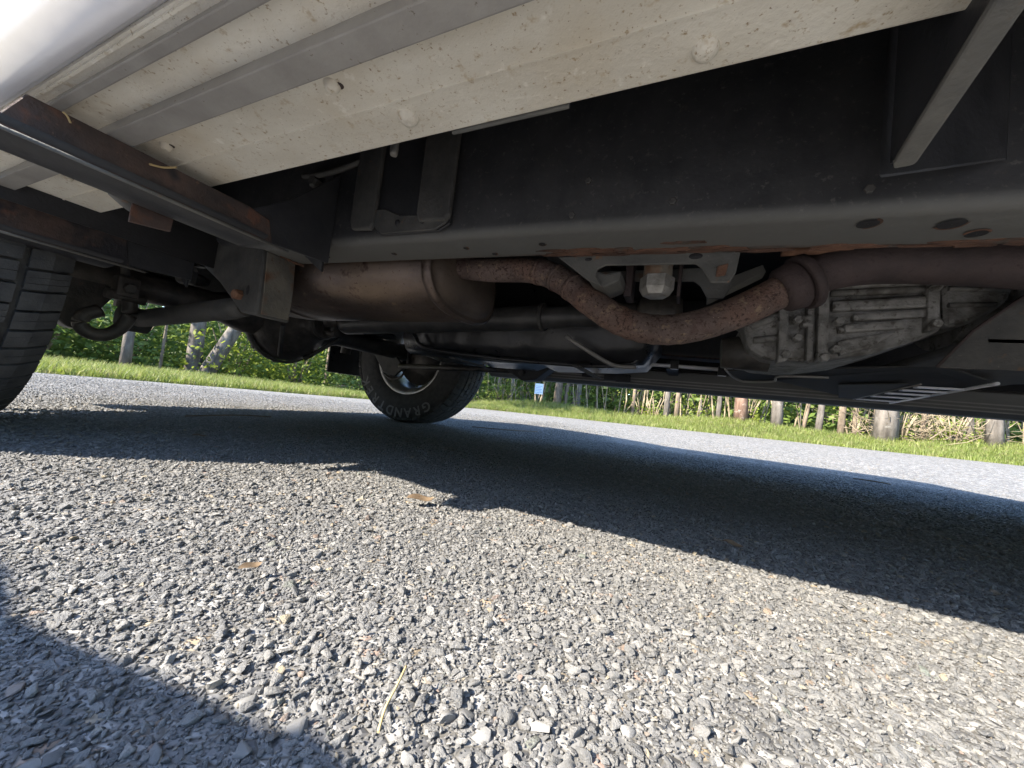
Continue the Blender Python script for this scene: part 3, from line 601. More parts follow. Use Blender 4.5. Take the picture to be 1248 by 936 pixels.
# --- muffler and exhaust
MX0, MX1, MY, MZ = -1.06, -.455, .69, .430
def oval(x, ry, rz, n=48):
    out = []
    for k in range(n):
        t = 2*math.pi*k/n; c_, s_ = math.cos(t), math.sin(t); e = .8
        out.append((x, MY+ry*abs(c_)**e*(1 if c_ > 0 else -1), MZ+rz*abs(s_)**e*(1 if s_ > 0 else -1)))
    return out
def loft(rings, capn=True):
    mb = MB(); n = len(rings[0]); vs = [v for r_ in rings for v in r_]
    mb.add(vs, [(i*n+k, i*n+(k+1) % n, (i+1)*n+(k+1) % n, (i+1)*n+k) for i in range(len(rings)-1) for k in range(n)], True)
    if capn: mb.add(rings[0], [tuple(range(n))]); mb.add(rings[-1], [tuple(range(n-1, -1, -1))])
    return mb
mf = part(loft([oval(MX0-.02, .09, .04), oval(MX0, .13, .077), oval(MX0+.05, .134, .081), oval(MX1-.01, .134, .081)]), 'muffler', 'muffler')
part(loft([oval(MX1-.014, .136, .083), oval(MX1-.006, .139, .086), oval(MX1+.003, .139, .086), oval(MX1+.006, .134, .081)], False), 'end_seam', 'muffler', mf)
part(loft([oval(MX1+.004, .135, .082), oval(MX1+.001, .128, .075), oval(MX1+.012, .118, .066), oval(MX1+.022, .09, .045), oval(MX1+.025, .03, .02)]), 'end_cap', 'mufflercap', mf)
part(loft([oval(MX0+.1, .1355, .0825), oval(MX0+.103, .137, .084), oval(MX0+.107, .137, .084), oval(MX0+.11, .1355, .0825)], False), 'end_seam', 'muffler', mf)
pth = [(MX1-.03, .64, .452), at(590, 329, 1, .63), at(650, 330, 1, .62), at(688, 344, 1, .61), at(722, 370, 1, .60), at(760, 393, 1, .60), at(800, 402, 1, .60), at(845, 398, 1, .60), at(900, 380, 1, .60), at(950, 356, 1, .605)]
sp1 = spline(pth, 9); ra = [.0225+.0006*math.sin(i*1.9)*(1 if 38 < i < 62 else .25) for i in range(len(sp1))]
ex = part(MB().tube(sp1, ra, 28), 'exhaust_pipe', 'pipe')
for i0 in (19, 24, 29):                   # bead rings of the pressed bend
    part(MB().tube([sp1[i0], sp1[i0+1]], .0238, 28), 'bead', 'pipe', ex)
fl0 = at(950, 356, 1, .605); fl1 = at(985, 341, 1, .61); fd = (fl1-fl0).normalized()
part(MB().tube([fl0-fd*.002, fl0+fd*.004, fl0+fd*.022, fl0+fd*.026], [.024, .031, .033, .030], 24), 'clamp_collar', 'pipedark', ex)
part(MB().tube([fl0+fd*.026, fl0+fd*.028, fl0+fd*.036, fl0+fd*.038], [.036, .0385, .0385, .036], 24), 'flange', 'pipedark', ex)
p = fl0+fd*.03; part(MB().tube([p+Vector((-.03, -.02, .035)), p+Vector((.03, -.02, .035))], .006, 8), 'flange_bolt', 'rustbolt', ex)
pth2 = [fl0+fd*.03, at(1010, 328, 1, .61), at(1060, 318, 1, .62), at(1150, 317, 1, .63), at(1248, 321, 1, .64), at(1420, 330, 1, .68)]
part(MB().tube(spline(pth2, 8), [.026+.004*min(1, i/14) for i in range(41)], 28), 'front_pipe', 'pipedark')
# --- torsion crossmember foot under the rail, bolt and plates
xf = pp([(680, 313), (712, 309), (905, 301), (897, 332), (889, 345), (864, 345), (857, 328), (846, 321), (752, 324), (734, 321), (756, 330), (752, 346), (735, 349), (716, 340)], .475)
xf = pp([(680, 313), (904, 300), (897, 332), (889, 344), (866, 344), (857, 328), (848, 321), (738, 323), (728, 328), (726, 336), (735, 350), (716, 341)], .543)
xo = part(MB().prism(xf, (0, .005, 0)), 'crossmember_foot', 'footsteel', bevel=.0012, seg=1)
part(MB().prism([v+Vector((0, .08, .004)) for v in xf], (0, .005, 0)), 'rear_plate', 'footsteel', xo)
part(MB().prism(pp([(716, 341), (727, 330), (738, 334), (757, 330), (755, 342), (736, 350)], .55), (0, .06, 0)), 'foot', 'footsteel', xo, bevel=.003)
def under(pts, dz): return [at(x, y, 2, .405-dz) for x, y in pts]
rj = random.Random(4)
for k in range(64):                       # flaking scale along the inner edge of the rail
    if k < 46: x0_ = rj.uniform(-.20, .05); yy = .543-abs(rj.gauss(0, .013))
    else: x0_ = rj.uniform(.02, .36); yy = .543-abs(rj.gauss(0, .006))
    L_, W_ = rj.uniform(.008, .03), rj.uniform(.002, .0055); zz = zbot(x0_)-.0006-rj.uniform(0, .0022)
    pts = [(x0_+L_*math.cos(a)*rj.uniform(.7, 1.2), min(.5445, yy+W_*math.sin(a)*rj.uniform(.6, 1.3)), zz+rj.uniform(-.0006, .0006)-.0317*L_*math.cos(a)) for a in (0, .7, 1.5, 2.4, 3.14, 3.9, 4.7, 5.5)]
    part(MB().prism(pts, (0, 0, .0025)), 'rust_flake', 'rust', fr)
for px, py, w_ in ((717, 316, 5), (848, 312, 8)):
    p = at(px, py, 1, .5425); part(MB().lathe([(0, .0005), (0, w_*.001), (.001, w_*.00115)], (p.x, .5425, p.z), 'Y', 14, ell=.5), 'hole', 'floor', xo)
part(MB().prism(pp([(874, 325), (888, 321), (884, 336), (872, 338)], .5415), (0, -.002, 0)), 'rust_patch', 'rust', xo, bevel=.001, seg=1)
p = at(802, 330, 1, .60); bo = part(MB().tube([p+Vector((0, 0, .05)), p-Vector((0, 0, .012))], .021, 20), 'mount_bolt', 'rustface')
part(MB().lathe([(-.012, .0005), (-.012, .025), (-.030, .025), (-.040, .019), (-.042, .0005)], tuple(p), 'Z', 6, False), 'nut', 'zinc', bo)
for xx, w_ in ((768, .006), (830, .0025)):
    a_ = at(xx, 322, 1, .60); b_ = at(xx, 361, 1, .60); part(MB().box(a_.x-w_, a_.x+w_, .60, .64, b_.z, .47), 'mount_plate', 'pipedark', bo, bevel=.002)
a_ = pp([(862, 348), (930, 322), (934, 331), (862, 366)], .66); part(MB().prism(a_, (0, .03, 0)), 'brace', 'gusset', bevel=.002)
# --- gearbox, transfer case with ribs
tcz = MB(); TY = .80
body = pp([(905, 392), (940, 372), (985, 345), (1148, 338), (1152, 402), (1120, 415), (1060, 432), (990, 441), (935, 438), (912, 425)], TY)
tco = part(MB().prism(body, (0, .22, 0)), 'transfer_case', 'casting', bevel=.014, seg=3)
for (y0, y1, x0, x1) in ((338, 346, 1012, 1138), (361, 374, 1015, 1132), (376, 386, 1040, 1130), (389, 400, 1030, 1105)):
    part(MB().prism(pp([(x0, y0+6), (x1, y0), (x1, y1), (x0, y1+5)], TY-.012), (0, .03, 0)), 'rib', 'casting', tco, bevel=.004)
for (x0, x1, y0, y1) in ((950, 962, 375, 442), (998, 1012, 352, 440), (985, 993, 362, 440), (1132, 1148, 336, 404)):
    part(MB().prism(pp([(x0, y0), (x1, y0-3), (x1-2, y1-3), (x0-2, y1)], TY-.016), (0, .03, 0)), 'flange', 'casting', tco, bevel=.004)
for px, py in ((972, 390), (972, 412), (1022, 392), (1018, 426), (1004, 356), (1004, 436), (957, 432), (1140, 395), (1140, 350)):
    p = at(px, py, 1, TY-.018); part(MB().hexbolt((p.x, TY-.012, p.z), 'Y', .0075, -.014), 'bolt', 'casting', tco)
part(MB().prism(pp([(978, 384), (992, 383), (992, 397), (978, 398)], TY-.02), (0, .03, 0)), 'boss', 'casting', tco, bevel=.004)
part(MB().prism(pp([(1020, 416), (1060, 408), (1095, 404), (1060, 424), (1024, 434)], TY-.008), (0, .03, 0)), 'sump_plate', 'casting', tco, bevel=.004)
part(MB().tube([at(893, 390, 1, .86), at(945, 425, 1, .84)], .012, 10), 'breather_stay', 'casting', tco)
p = at(915, 430, 1, .86); part(MB().tube([p+Vector((-.05, .02, 0)), p+Vector((.03, .02, .005))], [.03, .04], 18), 'output_housing', 'axle', tco)
ext = pp([(1148, 340), (1238, 346), (1232, 366), (1205, 384), (1178, 396), (1152, 399)], TY+.005)
exo = part(MB().prism(ext, (0, .2, 0)), 'adapter_housing', 'casting', bevel=.012, seg=3)
for (x0, y0, x1, y1) in ((1156, 352, 1230, 354), (1156, 372, 1214, 371)):
    part(MB().tube([at(x0, y0, 1, TY+.003), at(x1, y1, 1, TY+.003)], .004, 8), 'rib', 'casting', exo)
for (x0, y0, x1, y1, r_) in ((1012, 358, 1134, 352, .007), (1015, 372, 1132, 366, .009), (1020, 403, 1100, 396, .008), (915, 398, 950, 384, .008), (918, 415, 950, 412, .007)):
    part(MB().tube([at(x0, y0, 1, TY-.002), at(x1, y1, 1, TY-.002)], [r_*.8, r_], 10), 'rib', 'casting', tco)
gb = part(MB().tube([(.40, .93, .47), (.46, .93, .475), (.70, .93, .48), (.95, .95, .50), (1.05, .96, .52), (1.30, .97, .53)], [.11, .115, .10, .12, .18, .20], 28), 'gearbox', 'casting')
for xx in (.44, .50, .62, .74):
    part(MB().tube([(xx, .93, .475), (xx+.012, .93, .476)], .122, 28), 'flange', 'casting', gb)
# gearbox crossmember plate on the right and heat shield
cm = pp([(1142, 448), (1185, 405), (1248, 362), (1330, 320), (1420, 320), (1420, 450), (1248, 452)], .76)
cmo = part(MB().prism(cm, (0, .004, 0)), 'crossmember', 'dirtysteel', bevel=.001, seg=1)
part(MB().tube(pp([(1142, 447), (1185, 404), (1248, 361), (1330, 319)], .757), .0022, 8), 'rolled_edge', 'pipedark', cmo)
part(MB().box(.38, .62, .76, 1.52, .335, .352), 'crossmember', 'dirtysteel', bevel=.006)
part(MB().box(-.30, -.22, .54, 1.43, .50, .60), 'crossmember', 'blacksteel', bevel=.01)
part(MB().box(-1.85, -1.78, .54, 1.43, .56, .66), 'crossmember', 'blacksteel', bevel=.01)
# --- skid plate with slots, and slats with the sky's reflection put into their colour
SZ = .325
sk = [at(884, 452, 2, SZ), at(905, 464, 2, SZ-.004), at(945, 464, 2, SZ-.004), at(1040, 486, 2, SZ), at(1092, 491, 2, SZ), at(1216, 468, 2, SZ), at(1150, 447, 2, SZ+.01)]
sko = part(MB().prism(sk, (0, 0, .004)), 'skid_plate', 'skid', bevel=.001, seg=1)
l0, l1 = at(1040, 484.5, 2, SZ-.003), at(1216, 467, 2, SZ-.003); m0, m1 = at(1092, 490.5, 2, SZ-.003), at(1216, 467, 2, SZ-.003)
for k in range(5):
    t = k/4; a_ = at(1046+72*t, 485.6-15*t, 2, SZ-.003); b_ = at(1097+84*t, 489.0-15.2*t, 2, SZ-.003); w_ = Vector((0, .018, 0))
    part(MB().hexa([a_, a_+w_, a_+w_+Vector((0, 0, -.003)), a_+Vector((0, 0, -.003))], [b_, b_+w_, b_+w_+Vector((0, 0, -.003)), b_+Vector((0, 0, -.003))]), 'slat', 'slat', sko)
part(MB().prism([at(1022, 468, 2, SZ-.002), at(1108, 467, 2, SZ-.002), at(1044, 486, 2, SZ-.002), at(1022, 484, 2, SZ-.002)], (0, 0, -.002)), 'infill', 'dirtysteel', sko)
part(MB().tube([at(1040, 486.5, 2, SZ-.004), at(1122, 468.5, 2, SZ-.004)], .002, 8), 'rolled_edge', 'rib', sko)
part(MB().tube([at(1085, 491, 2, SZ-.004), at(1216, 467.5, 2, SZ-.004)], .0035, 8), 'edge_glint', 'slat', sko)  # glint along the edge is put into the pale colour
part(MB().tube(spline([at(884, 450, 2, SZ), at(893, 459, 2, SZ), at(906, 465, 2, SZ-.006), at(942, 465, 2, SZ-.006), at(950, 459, 2, SZ-.002), at(1010, 460, 2, SZ)], 5), .003, 8), 'rolled_edge', 'rib', sko)
# --- fuel tank, straps and lines between the rails
tk = MB(); rings = []
for x, dz, dy in ((-1.02, .05, .05), (-.98, .01, .01), (-.80, 0, 0), (-.76, .012, .01), (-.72, 0, 0), (-.52, .0, 0), (-.48, .014, .01), (-.44, .0, 0), (-.22, .01, .0), (-.12, .02, .02), (-.08, .07, .05)):
    y0, y1, z0, z1 = 1.10+dy, 1.41-dy, .315+dz, .60
    rings.append([(x, y0+.05, z0), (x, y0+.02, z0+.015), (x, y0, z0+.05), (x, y0, z1), (x, y1, z1), (x, y1, z0+.05), (x, y1-.02, z0+.015), (x, y1-.05, z0), (x, (y0+y1)/2+.03, z0+.006), (x, (y0+y1)/2-.03, z0+.006)])
tko = part(loft(rings), 'fuel_tank', 'plastic'); tko.data.set_sharp_from_angle(angle=R(50))
for xx in (-.74, -.30):
    part(MB().box(xx-.01, xx+.01, 1.09, 1.42, .308, .314), 'tank_strap', 'dirtysteel', tko, bevel=.002)
part(MB().tube(spline([at(505, 408, 1, 1.08), at(520, 424, 1, 1.08), at(600, 436, 1, 1.1), at(690, 444, 1, 1.15), at(735, 446, 1, 1.15), at(770, 443, 1, 1.15), at(778, 432, 1, 1.15), at(765, 424, 1, 1.16)], 6), .0075, 10), 'fuel_line', 'plastic', tko)
part(MB().tube(spline([at(690, 410, 1, 1.05), at(705, 420, 1, 1.05), at(745, 444, 1, 1.1), at(775, 448, 1, 1.12)], 6), .006, 10), 'fuel_line', 'rib', tko)
part(MB().prism(pp([(610, 415), (690, 420), (720, 436), (640, 432)], 1.2), (0, .05, -.004)), 'fold_shine', 'rib', tko, bevel=.002)  # pale plate stands in for the shine on the tank's folds
part(MB().tube([at(720, 440, 1, 1.3), at(820, 446, 1, 1.3), at(900, 452, 1, 1.3)], .006, 8), 'brake_line', 'slat', fr2)
for px, py in ((822, 447), (880, 455)):
    p = at(px, py, 1, 1.3); part(MB().box(p.x-.012, p.x+.012, 1.29, 1.31, p.z-.008, p.z+.02), 'line_clip', 'plastic', fr2, bevel=.002)
# --- far running board: ribbed inner face low on the far side
fz0, fz1 = .308, .385
fb = part(MB().prism([(-.92, 1.70, fz1), (-.92, 1.705, fz0+.015), (-.92, 1.73, fz0), (-.92, 1.88, fz0+.006), (-.92, 1.93, fz0+.04), (-.92, 1.92, fz1+.02), (-.92, 1.72, fz1+.01)], (2.12, 0, 0)), 'running_board', 'farboard', bevel=.004)
for zz in (.322, .334, .346):
    part(MB().box(-.91, 1.19, 1.699, 1.7035, zz, zz+.004), 'rib', 'rib', fb)
for px, py in ((745, 460), (760, 462), (718, 456)):
    p = at(px, py, 1, 1.695); part(MB().box(p.x-.03, p.x+.03, 1.68, 1.70, p.z-.015, p.z+.02), 'step_bracket', 'plastic', fb, bevel=.004)
for xx in (-.75, -.05, .6):
    part(MB().box(xx-.02, xx+.02, 1.50, 1.72, .37, .40), 'board_bracket', 'blacksteel', bevel=.003)

# --- underbody and body shell (above the picture, but it throws the shadow)
part(MB().box(-1.02, 1.02, .10, 1.87, .62, .655), 'floor_pan', 'floor', bevel=.004)
part(MB().box(-2.15, -1.9, .10, 1.87, .62, .655), 'floor_pan', 'floor', bevel=.004)
part(MB().box(-1.9, -1.02, .50, 1.47, .70, .735), 'floor_pan', 'floor', bevel=.004)
part(MB().box(1.02, 2.34, .50, 1.47, .66, .69), 'floor_pan', 'floor', bevel=.004)
for (y0, y1) in ((.06, .50), (1.47, 1.91)):
    for Xw in (XR, XF):
        mb = MB(); n = 14; vs = []
        for y in (y0, y1):
            for k in range(n+1): a = math.pi*k/n*1.1-.05*math.pi; vs.append((Xw+.47*math.cos(a), y, TR+.08+.44*math.sin(a)))
        mb.add(vs, [(k, k+1, k+n+2, k+n+1) for k in range(n)], True)
        wl2 = mb.build('wheel_liner', M['floor'], suv); fix(wl2)
        sm_ = wl2.modifiers.new('thick', 'SOLIDIFY'); sm_.thickness = .006
    for x0, x1 in ((-1.9, -1.02), (1.2, 2.04)):
        pass
part(MB().box(-1.9, -1.02, .485, .50, .62, .90), 'wheel_liner', 'floor'); part(MB().box(-1.9, -1.02, 1.47, 1.485, .62, .90), 'wheel_liner', 'floor')
def side(Y0, sg):
    pts = [(-2.18, .56)]
    def arch(Xw):
        out = []
        for k in range(13): a = math.pi-math.pi*k/12; out.append((Xw+.455*math.cos(a), max(.50, TR+.075+.435*math.sin(a))))
        return out
    pts += arch(XR)+arch(XF)+[(2.36, .52), (2.46, .62), (2.44, .92), (2.26, 1.02), (1.02, 1.12), (-2.18, 1.14), (-2.22, .95)]
    return part(MB().prism([(x, Y0, z) for x, z in pts], (0, sg*.05, 0)), 'body_side', 'paint', bevel=.012)
s1_ = side(.02, 1); s2_ = side(1.952, -1)
def gh(x0, x1, x2, x3, yb, yt, zb, zt): return [(x0, yb, zb), (x1, yb+yt, zt), (x2, yb+yt, zt), (x3, yb, zb)]
up = MB(); near_ = [(-2.20, .06, 1.13), (-2.05, .19, 1.70), (-1.85, .24, 1.78), (.05, .24, 1.78), (.30, .20, 1.70), (.98, .06, 1.12)]
far_ = [(x, 2*YC-y, z) for x, y, z in near_]
up.add(near_+far_, [(0,1,2,3,4,5), (11,10,9,8,7,6), (0,6,7,1), (1,7,8,2), (2,8,9,3), (3,9,10,4), (4,10,11,5), (5,11,6,0)])
cab = part(up, 'cabin', 'paint', bevel=.03)
def pane(pts, name='window'):
    p = [Vector(q) for q in pts]; nrm = (p[1]-p[0]).cross(p[2]-p[0]).normalized(); cc = sum(p, Vector())/len(p)
    if nrm.dot(cc-Vector((-.8, YC, 1.3))) < 0: nrm = -nrm
    part(MB().prism([q+nrm*.004 for q in p], nrm*.006), name, 'glass', cab, bevel=.002)
for m in (0, 1):
    fy = (lambda y: y) if m == 0 else (lambda y: 2*YC-y)
    for a, b, c_, d_ in (((-2.06, 1.20), (-1.95, 1.66), (-1.60, 1.66), (-1.60, 1.20)), ((-1.52, 1.20), (-1.52, 1.66), (-.62, 1.66), (-.62, 1.20)), ((-.54, 1.20), (-.54, 1.66), (.20, 1.66), (.66, 1.20))):
        pane([(x, fy(.06+(z-1.13)*.245), z) for x, z in (a, b, c_, d_)])
pane([(.37, .26, 1.64), (.37, 2*YC-.26, 1.64), (.92, 2*YC-.14, 1.18), (.92, .14, 1.18)], 'windscreen')
pane([(-2.07, .26, 1.64), (-2.07, 2*YC-.26, 1.64), (-2.185, 2*YC-.14, 1.20), (-2.185, .14, 1.20)], 'rear_window')
part(MB().prism([(.95, .08, 1.10), (2.22, .10, 1.02), (2.40, .12, .90), (2.40, .12, .86), (.95, .08, 1.0)], (0, 1.81, 0)), 'bonnet', 'paint', bevel=.02)
part(MB().box(2.36, 2.44, .10, 1.87, .55, .95), 'grille', 'plastic', bevel=.02)
part(MB().box(2.38, 2.58, .06, 1.91, .42, .66), 'front_bumper', 'paint', bevel=.05)
part(MB().box(-2.24, -2.18, .07, 1.90, .62, 1.16), 'tailgate', 'paint', bevel=.015)
part(MB().box(-2.34, -2.15, .06, 1.91, .46, .68), 'rear_bumper', 'paint', bevel=.04)
for y0, y1 in ((.10, .42), (1.55, 1.87)):
    part(MB().box(2.41, 2.455, y0, y1, .76, .90), 'headlight', 'clearlens', bevel=.02)
for y0, y1 in ((.05, .22), (1.75, 1.92)):
    part(MB().box(-2.26, -2.20, y0, y1, .80, 1.14), 'tail_light', 'redlens', bevel=.015)
for Y0, sg in ((.02, -1), (1.952, 1)):
    for x0, x1 in ((-.93, .02), (.035, 1.02)):
        part(MB().box(x0, x1, min(Y0, Y0+sg*.005), max(Y0, Y0+sg*.005), .53, 1.10), 'door', 'paint', s1_ if sg < 0 else s2_, bevel=.004)
    for x in (.02, .42+.55):
        part(MB().box(x-.2, x-.05, min(Y0, Y0+sg*.035), max(Y0, Y0+sg*.035), 1.0, 1.03), 'door_handle', 'paint', s1_ if sg < 0 else s2_, bevel=.008)
    part(MB().box(.50, .68, min(Y0+sg*.04, Y0+sg*.24), max(Y0+sg*.04, Y0+sg*.24), 1.10, 1.26), 'mirror', 'plastic', bevel=.04)
part(MB().box(-.98, 1.18, 1.72, 1.90, .375, .63), 'rocker_panel', 'floor', bevel=.01)
part(MB().box(-.98, 1.18, .29, .33, .47, .63), 'rocker_panel', 'floor', bevel=.01)
# spare wheel slung under the tail
sw = part(MB().lathe([(-.11, .20), (-.12, .30), (-.10, .365), (0, .378), (.10, .365), (.12, .30), (.11, .20), (-.11, .20)], (-1.93, YC, .56), 'Z', 48), 'spare_tyre', 'rubber')
bpy.context.view_layer.update()
# ------------------------------------------------------------------ verge, trees, understorey
def quads_mesh(name, C, A, B, mat):       # leaf cards: centre, half axes
    n = len(C); v = np.stack([C-A, C-.15*A+B, C+A, C-.15*A-B], 1).reshape(-1, 3).astype(np.float32)
    me = bpy.data.meshes.new(name); me.vertices.add(4*n); me.vertices.foreach_set('co', v.ravel())
    me.loops.add(4*n); me.loops.foreach_set('vertex_index', np.arange(4*n, dtype=np.int32)); me.polygons.add(n)
    me.polygons.foreach_set('loop_start', np.arange(0, 4*n, 4, dtype=np.int32)); me.update(calc_edges=True); me.materials.append(mat); return me
def leaf_axes(n, size, r_, droop=.35):
    a = r_.normal(size=(n, 3)); a[:, 2] = a[:, 2]*.5-droop; a /= np.linalg.norm(a, axis=1)[:, None]
    b = np.cross(a, r_.normal(size=(n, 3))); b /= np.linalg.norm(b, axis=1)[:, None]
    s = size*r_.uniform(.6, 1.3, (n, 1)); return a*s, b*s*.55
def blades(name, xy, h, mat, lean=.35, w=.004):
    n = len(xy); r_ = rng; base = np.column_stack([xy, ground_z(xy[:, 0], xy[:, 1])]); ang = r_.uniform(0, 6.283, n)
    hh = h*r_.uniform(.45, 1.2, n); ln = np.column_stack([np.cos(ang), np.sin(ang), np.zeros(n)])*(hh*lean*r_.uniform(.2, 1.6, n))[:, None]
    sd = np.column_stack([-np.sin(ang), np.cos(ang), np.zeros(n)])*w*r_.uniform(.7, 1.5, n)[:, None]; up = np.column_stack([np.zeros(n), np.zeros(n), hh])
    mid = base+up*.6+ln*.35; tip = base+up+ln; sd2 = sd*.75
    v = np.stack([base-sd, base+sd, mid+sd2, mid-sd2, tip], 1).reshape(-1, 3).astype(np.float32)
    k = np.arange(n)[:, None]*5; f = [x for r0 in k[:, 0].tolist() for x in ((r0, r0+1, r0+2, r0+3), (r0+3, r0+2, r0+4))]
    me = bpy.data.meshes.new(name); me.from_pydata(v.tolist(), [], f); me.materials.append(mat); return me
def ground_z(X, Y): return gz(X, Y)-.022+bank(X, Y)
# mown strip beyond the far border and round the corner on the left
def strip(n):
    a = np.column_stack([rng.uniform(-4.5, 9.5, n), ROAD_Y-.06+np.abs(rng.normal(0, .75, n))+.12*np.sin(rng.uniform(0, 6.28, n))])
    m = n*2//3; t = rng.uniform(-.5, 7.4, m); ex = -4.4+np.where(t > 4.6, 1.7*(1-np.sqrt(np.clip(1-((t-4.6)/2.4)**2, 0, 1))), 0)
    b = np.column_stack([ex-.02-np.abs(rng.normal(0, 1.0, m)), t]); return np.concatenate([a, b])
gs = strip(95000); clump = .5+.5*np.sin(gs[:, 0]*3.1+np.sin(gs[:, 1]*2.7)*2)
gs = gs[rng.uniform(size=len(gs)) < .55+.45*clump]
tag(link('grass', blades('grass', gs, .115, M['grass'], .55, .0028), None), 'sunlit short green grass along the tarmac edge', 'grass', kind='stuff')
wd = strip(1500)
C_ = np.column_stack([wd, ground_z(wd[:, 0], wd[:, 1])+.05]); A_, B_ = leaf_axes(len(wd), .028, rng, 0)
tag(link('weeds', quads_mesh('weeds', C_, A_, B_, M['leafbright']), None), 'small broad-leaved weeds among the grass', 'weeds', kind='stuff')

# crowns shared between trees
def crown_mesh(seed, n, rx, rz, mat, size=.085):
    r_ = np.random.default_rng(seed); nc = 26; cc = r_.normal(size=(nc, 3)); cc /= np.linalg.norm(cc, axis=1)[:, None]; cc *= r_.uniform(.35, 1, (nc, 1))*np.array([rx, rx, rz])
    k = r_.integers(0, nc, n); C = cc[k]+r_.normal(size=(n, 3))*np.array([.42, .42, .3])*rx*.42
    A, B = leaf_axes(n, size, r_); return quads_mesh('crown', C, A, B, mat)
crowns = [crown_mesh(31, 2600, 1.7, 2.2, M['leafmid'], .13), crown_mesh(32, 2600, 1.5, 2.5, M['leafdark'], .13), crown_mesh(33, 2600, 1.9, 1.9, M['leafbright'], .12)]
def trunk_mb(r0, h, lean, seed, limbs=5, n=14):
    r_ = random.Random(seed); path = []; rad = []
    for i in range(13):
        t = i/12; path.append((lean[0]*t*h+.04*r0*math.sin(seed+5*t)*6, lean[1]*t*h+.03*math.sin(seed*2+4*t), t*h-.05)); rad.append(r0*((1.0+.10*math.exp(-t*h/.12))-.62*t))
    mb = MB().tube(path, rad, n)
    for k in range(limbs):
        i = r_.randint(7, 11); p0 = Vector(path[i]); a = r_.uniform(0, 6.28); L = r_.uniform(.8, 1.6)
        mb.tube([p0, p0+Vector((math.cos(a)*L*.5, math.sin(a)*L*.5, L*.35)), p0+Vector((math.cos(a)*L, math.sin(a)*L, L*.9))], [rad[i]*.5, rad[i]*.34, rad[i]*.12], 8)
    return mb
def tree(px, Y, wpx, bark, label, crown=0, lean=(0, 0), h=5.5, X=None, group=None, fork=False, name='tree'):
    dep = None
    v = at(px, 500, 1, Y); x = v.x
    for _ in range(3):                    # stand the foot on the ground
        z = float(ground_z(x, Y)); fwd = -x*math.sin(YAW)+Y*math.cos(YAW)
        # image row of the foot
        q = Vector((x, Y, z))-CAM; yy = 468-FPX*q.dot(_u)/q.dot(_d); x = at(px, yy, 1, Y).x
    z = float(ground_z(x, Y)); q = Vector((x, Y, z))-CAM; r0 = wpx*.82/2/FPX*q.dot(_d)
    e = empty(name, (x, Y, z)); tag(e, label, 'tree', group)
    trunk_mb(r0, h, lean, int(px) % 97, 5 if h > 4 else 3).build('trunk', M[bark], e)
    c = link('crown', crowns[crown % 3], None, e); c.location = (lean[0]*h, lean[1]*h, h+.4); c.rotation_euler = (0, 0, px*.37)
    s = .9 if r0 > .06 else .55; c.scale = (s, s, s)
    return e
T = [
 (874, 8.7, 7, 'barkgrey', 'thin grey trunk just left of the reddish trunk beyond the verge', 1, (.01, 0), 5),
 (900, 8.5, 18, 'barkred', 'reddish brown trunk with pale patches behind the grass verge', 0, (-.01, 0), 6.5),
 (944, 8.3, 15, 'barkgrey', 'straight grey trunk standing right of the reddish trunk', 1, (0, 0), 6.5),
 (977, 8.9, 6, 'barktan', 'thin pale trunk leaning right between two grey trunks', 0, (.12, 0), 4.5),
 (996, 8.6, 9, 'barkgrey', 'slim grey trunk leaning slightly right of the leaning sapling', 2, (.05, 0), 5),
 (1025, 8.6, 9, 'barktan', 'tan trunk left of the pale thin stem near the wide trunk', 0, (.01, 0), 5.5),
 (1040, 8.8, 6, 'barktan', 'pale cream stem closest on the left of the wide grey trunk', 2, (0, 0), 4.5),
 (1079, 8.2, 27, 'barkgrey', 'widest grey trunk with flared foot at the grass edge', 1, (0, 0), 8),
 (1123, 8.7, 6, 'barktan', 'thin pale trunk rising out of the dead brushwood', 2, (.02, 0), 4.5),
 (1183, 8.5, 8, 'barkgrey', 'slim mossy trunk right of the dead brushwood', 2, (-.03, 0), 5),
 (1211, 8.2, 18, 'barkgrey', 'grey trunk farthest right beneath the car sill', 1, (.01, 0), 7),
 (605, 9.2, 4, 'barktan', 'thin pale stem next to the far tyre', 2, (0, 0), 4.5),
 (622, 9.4, 5, 'barkgrey', 'thin grey stem left of the little blue sign', 0, (.01, 0), 4.5),
 (677, 8.9, 12, 'barktan', 'cream coloured trunk just right of the blue sign', 0, (.01, 0), 6),
 (688, 9.1, 5, 'barktan', 'bright thin stem leaning against the cream trunk', 2, (.06, 0), 4.5),
 (704, 9.2, 7, 'barkgrey', 'brown grey stem second to the right of the blue sign', 1, (-.02, 0), 5),
 (770, 9.0, 5, 'barktan', 'lone pale stem midway along the woodland edge', 2, (.02, 0), 5),
 (812, 8.8, 8, 'barkgrey', 'left of a close pair of pale grey trunks', 1, (0, 0), 5.5),
 (824, 8.9, 7, 'barktan', 'right of a close pair of pale grey trunks', 0, (.02, 0), 5.5),
 (852, 9.2, 4, 'barkgrey', 'thin dark stem between the paired trunks and the reddish one', 1, (0, 0), 4.5),
]
for (px, Y, w_, bk_, lab, cr, ln, h) in T: tree(px, Y, w_, bk_, lab, cr, ln, h, group='trees along the far verge')
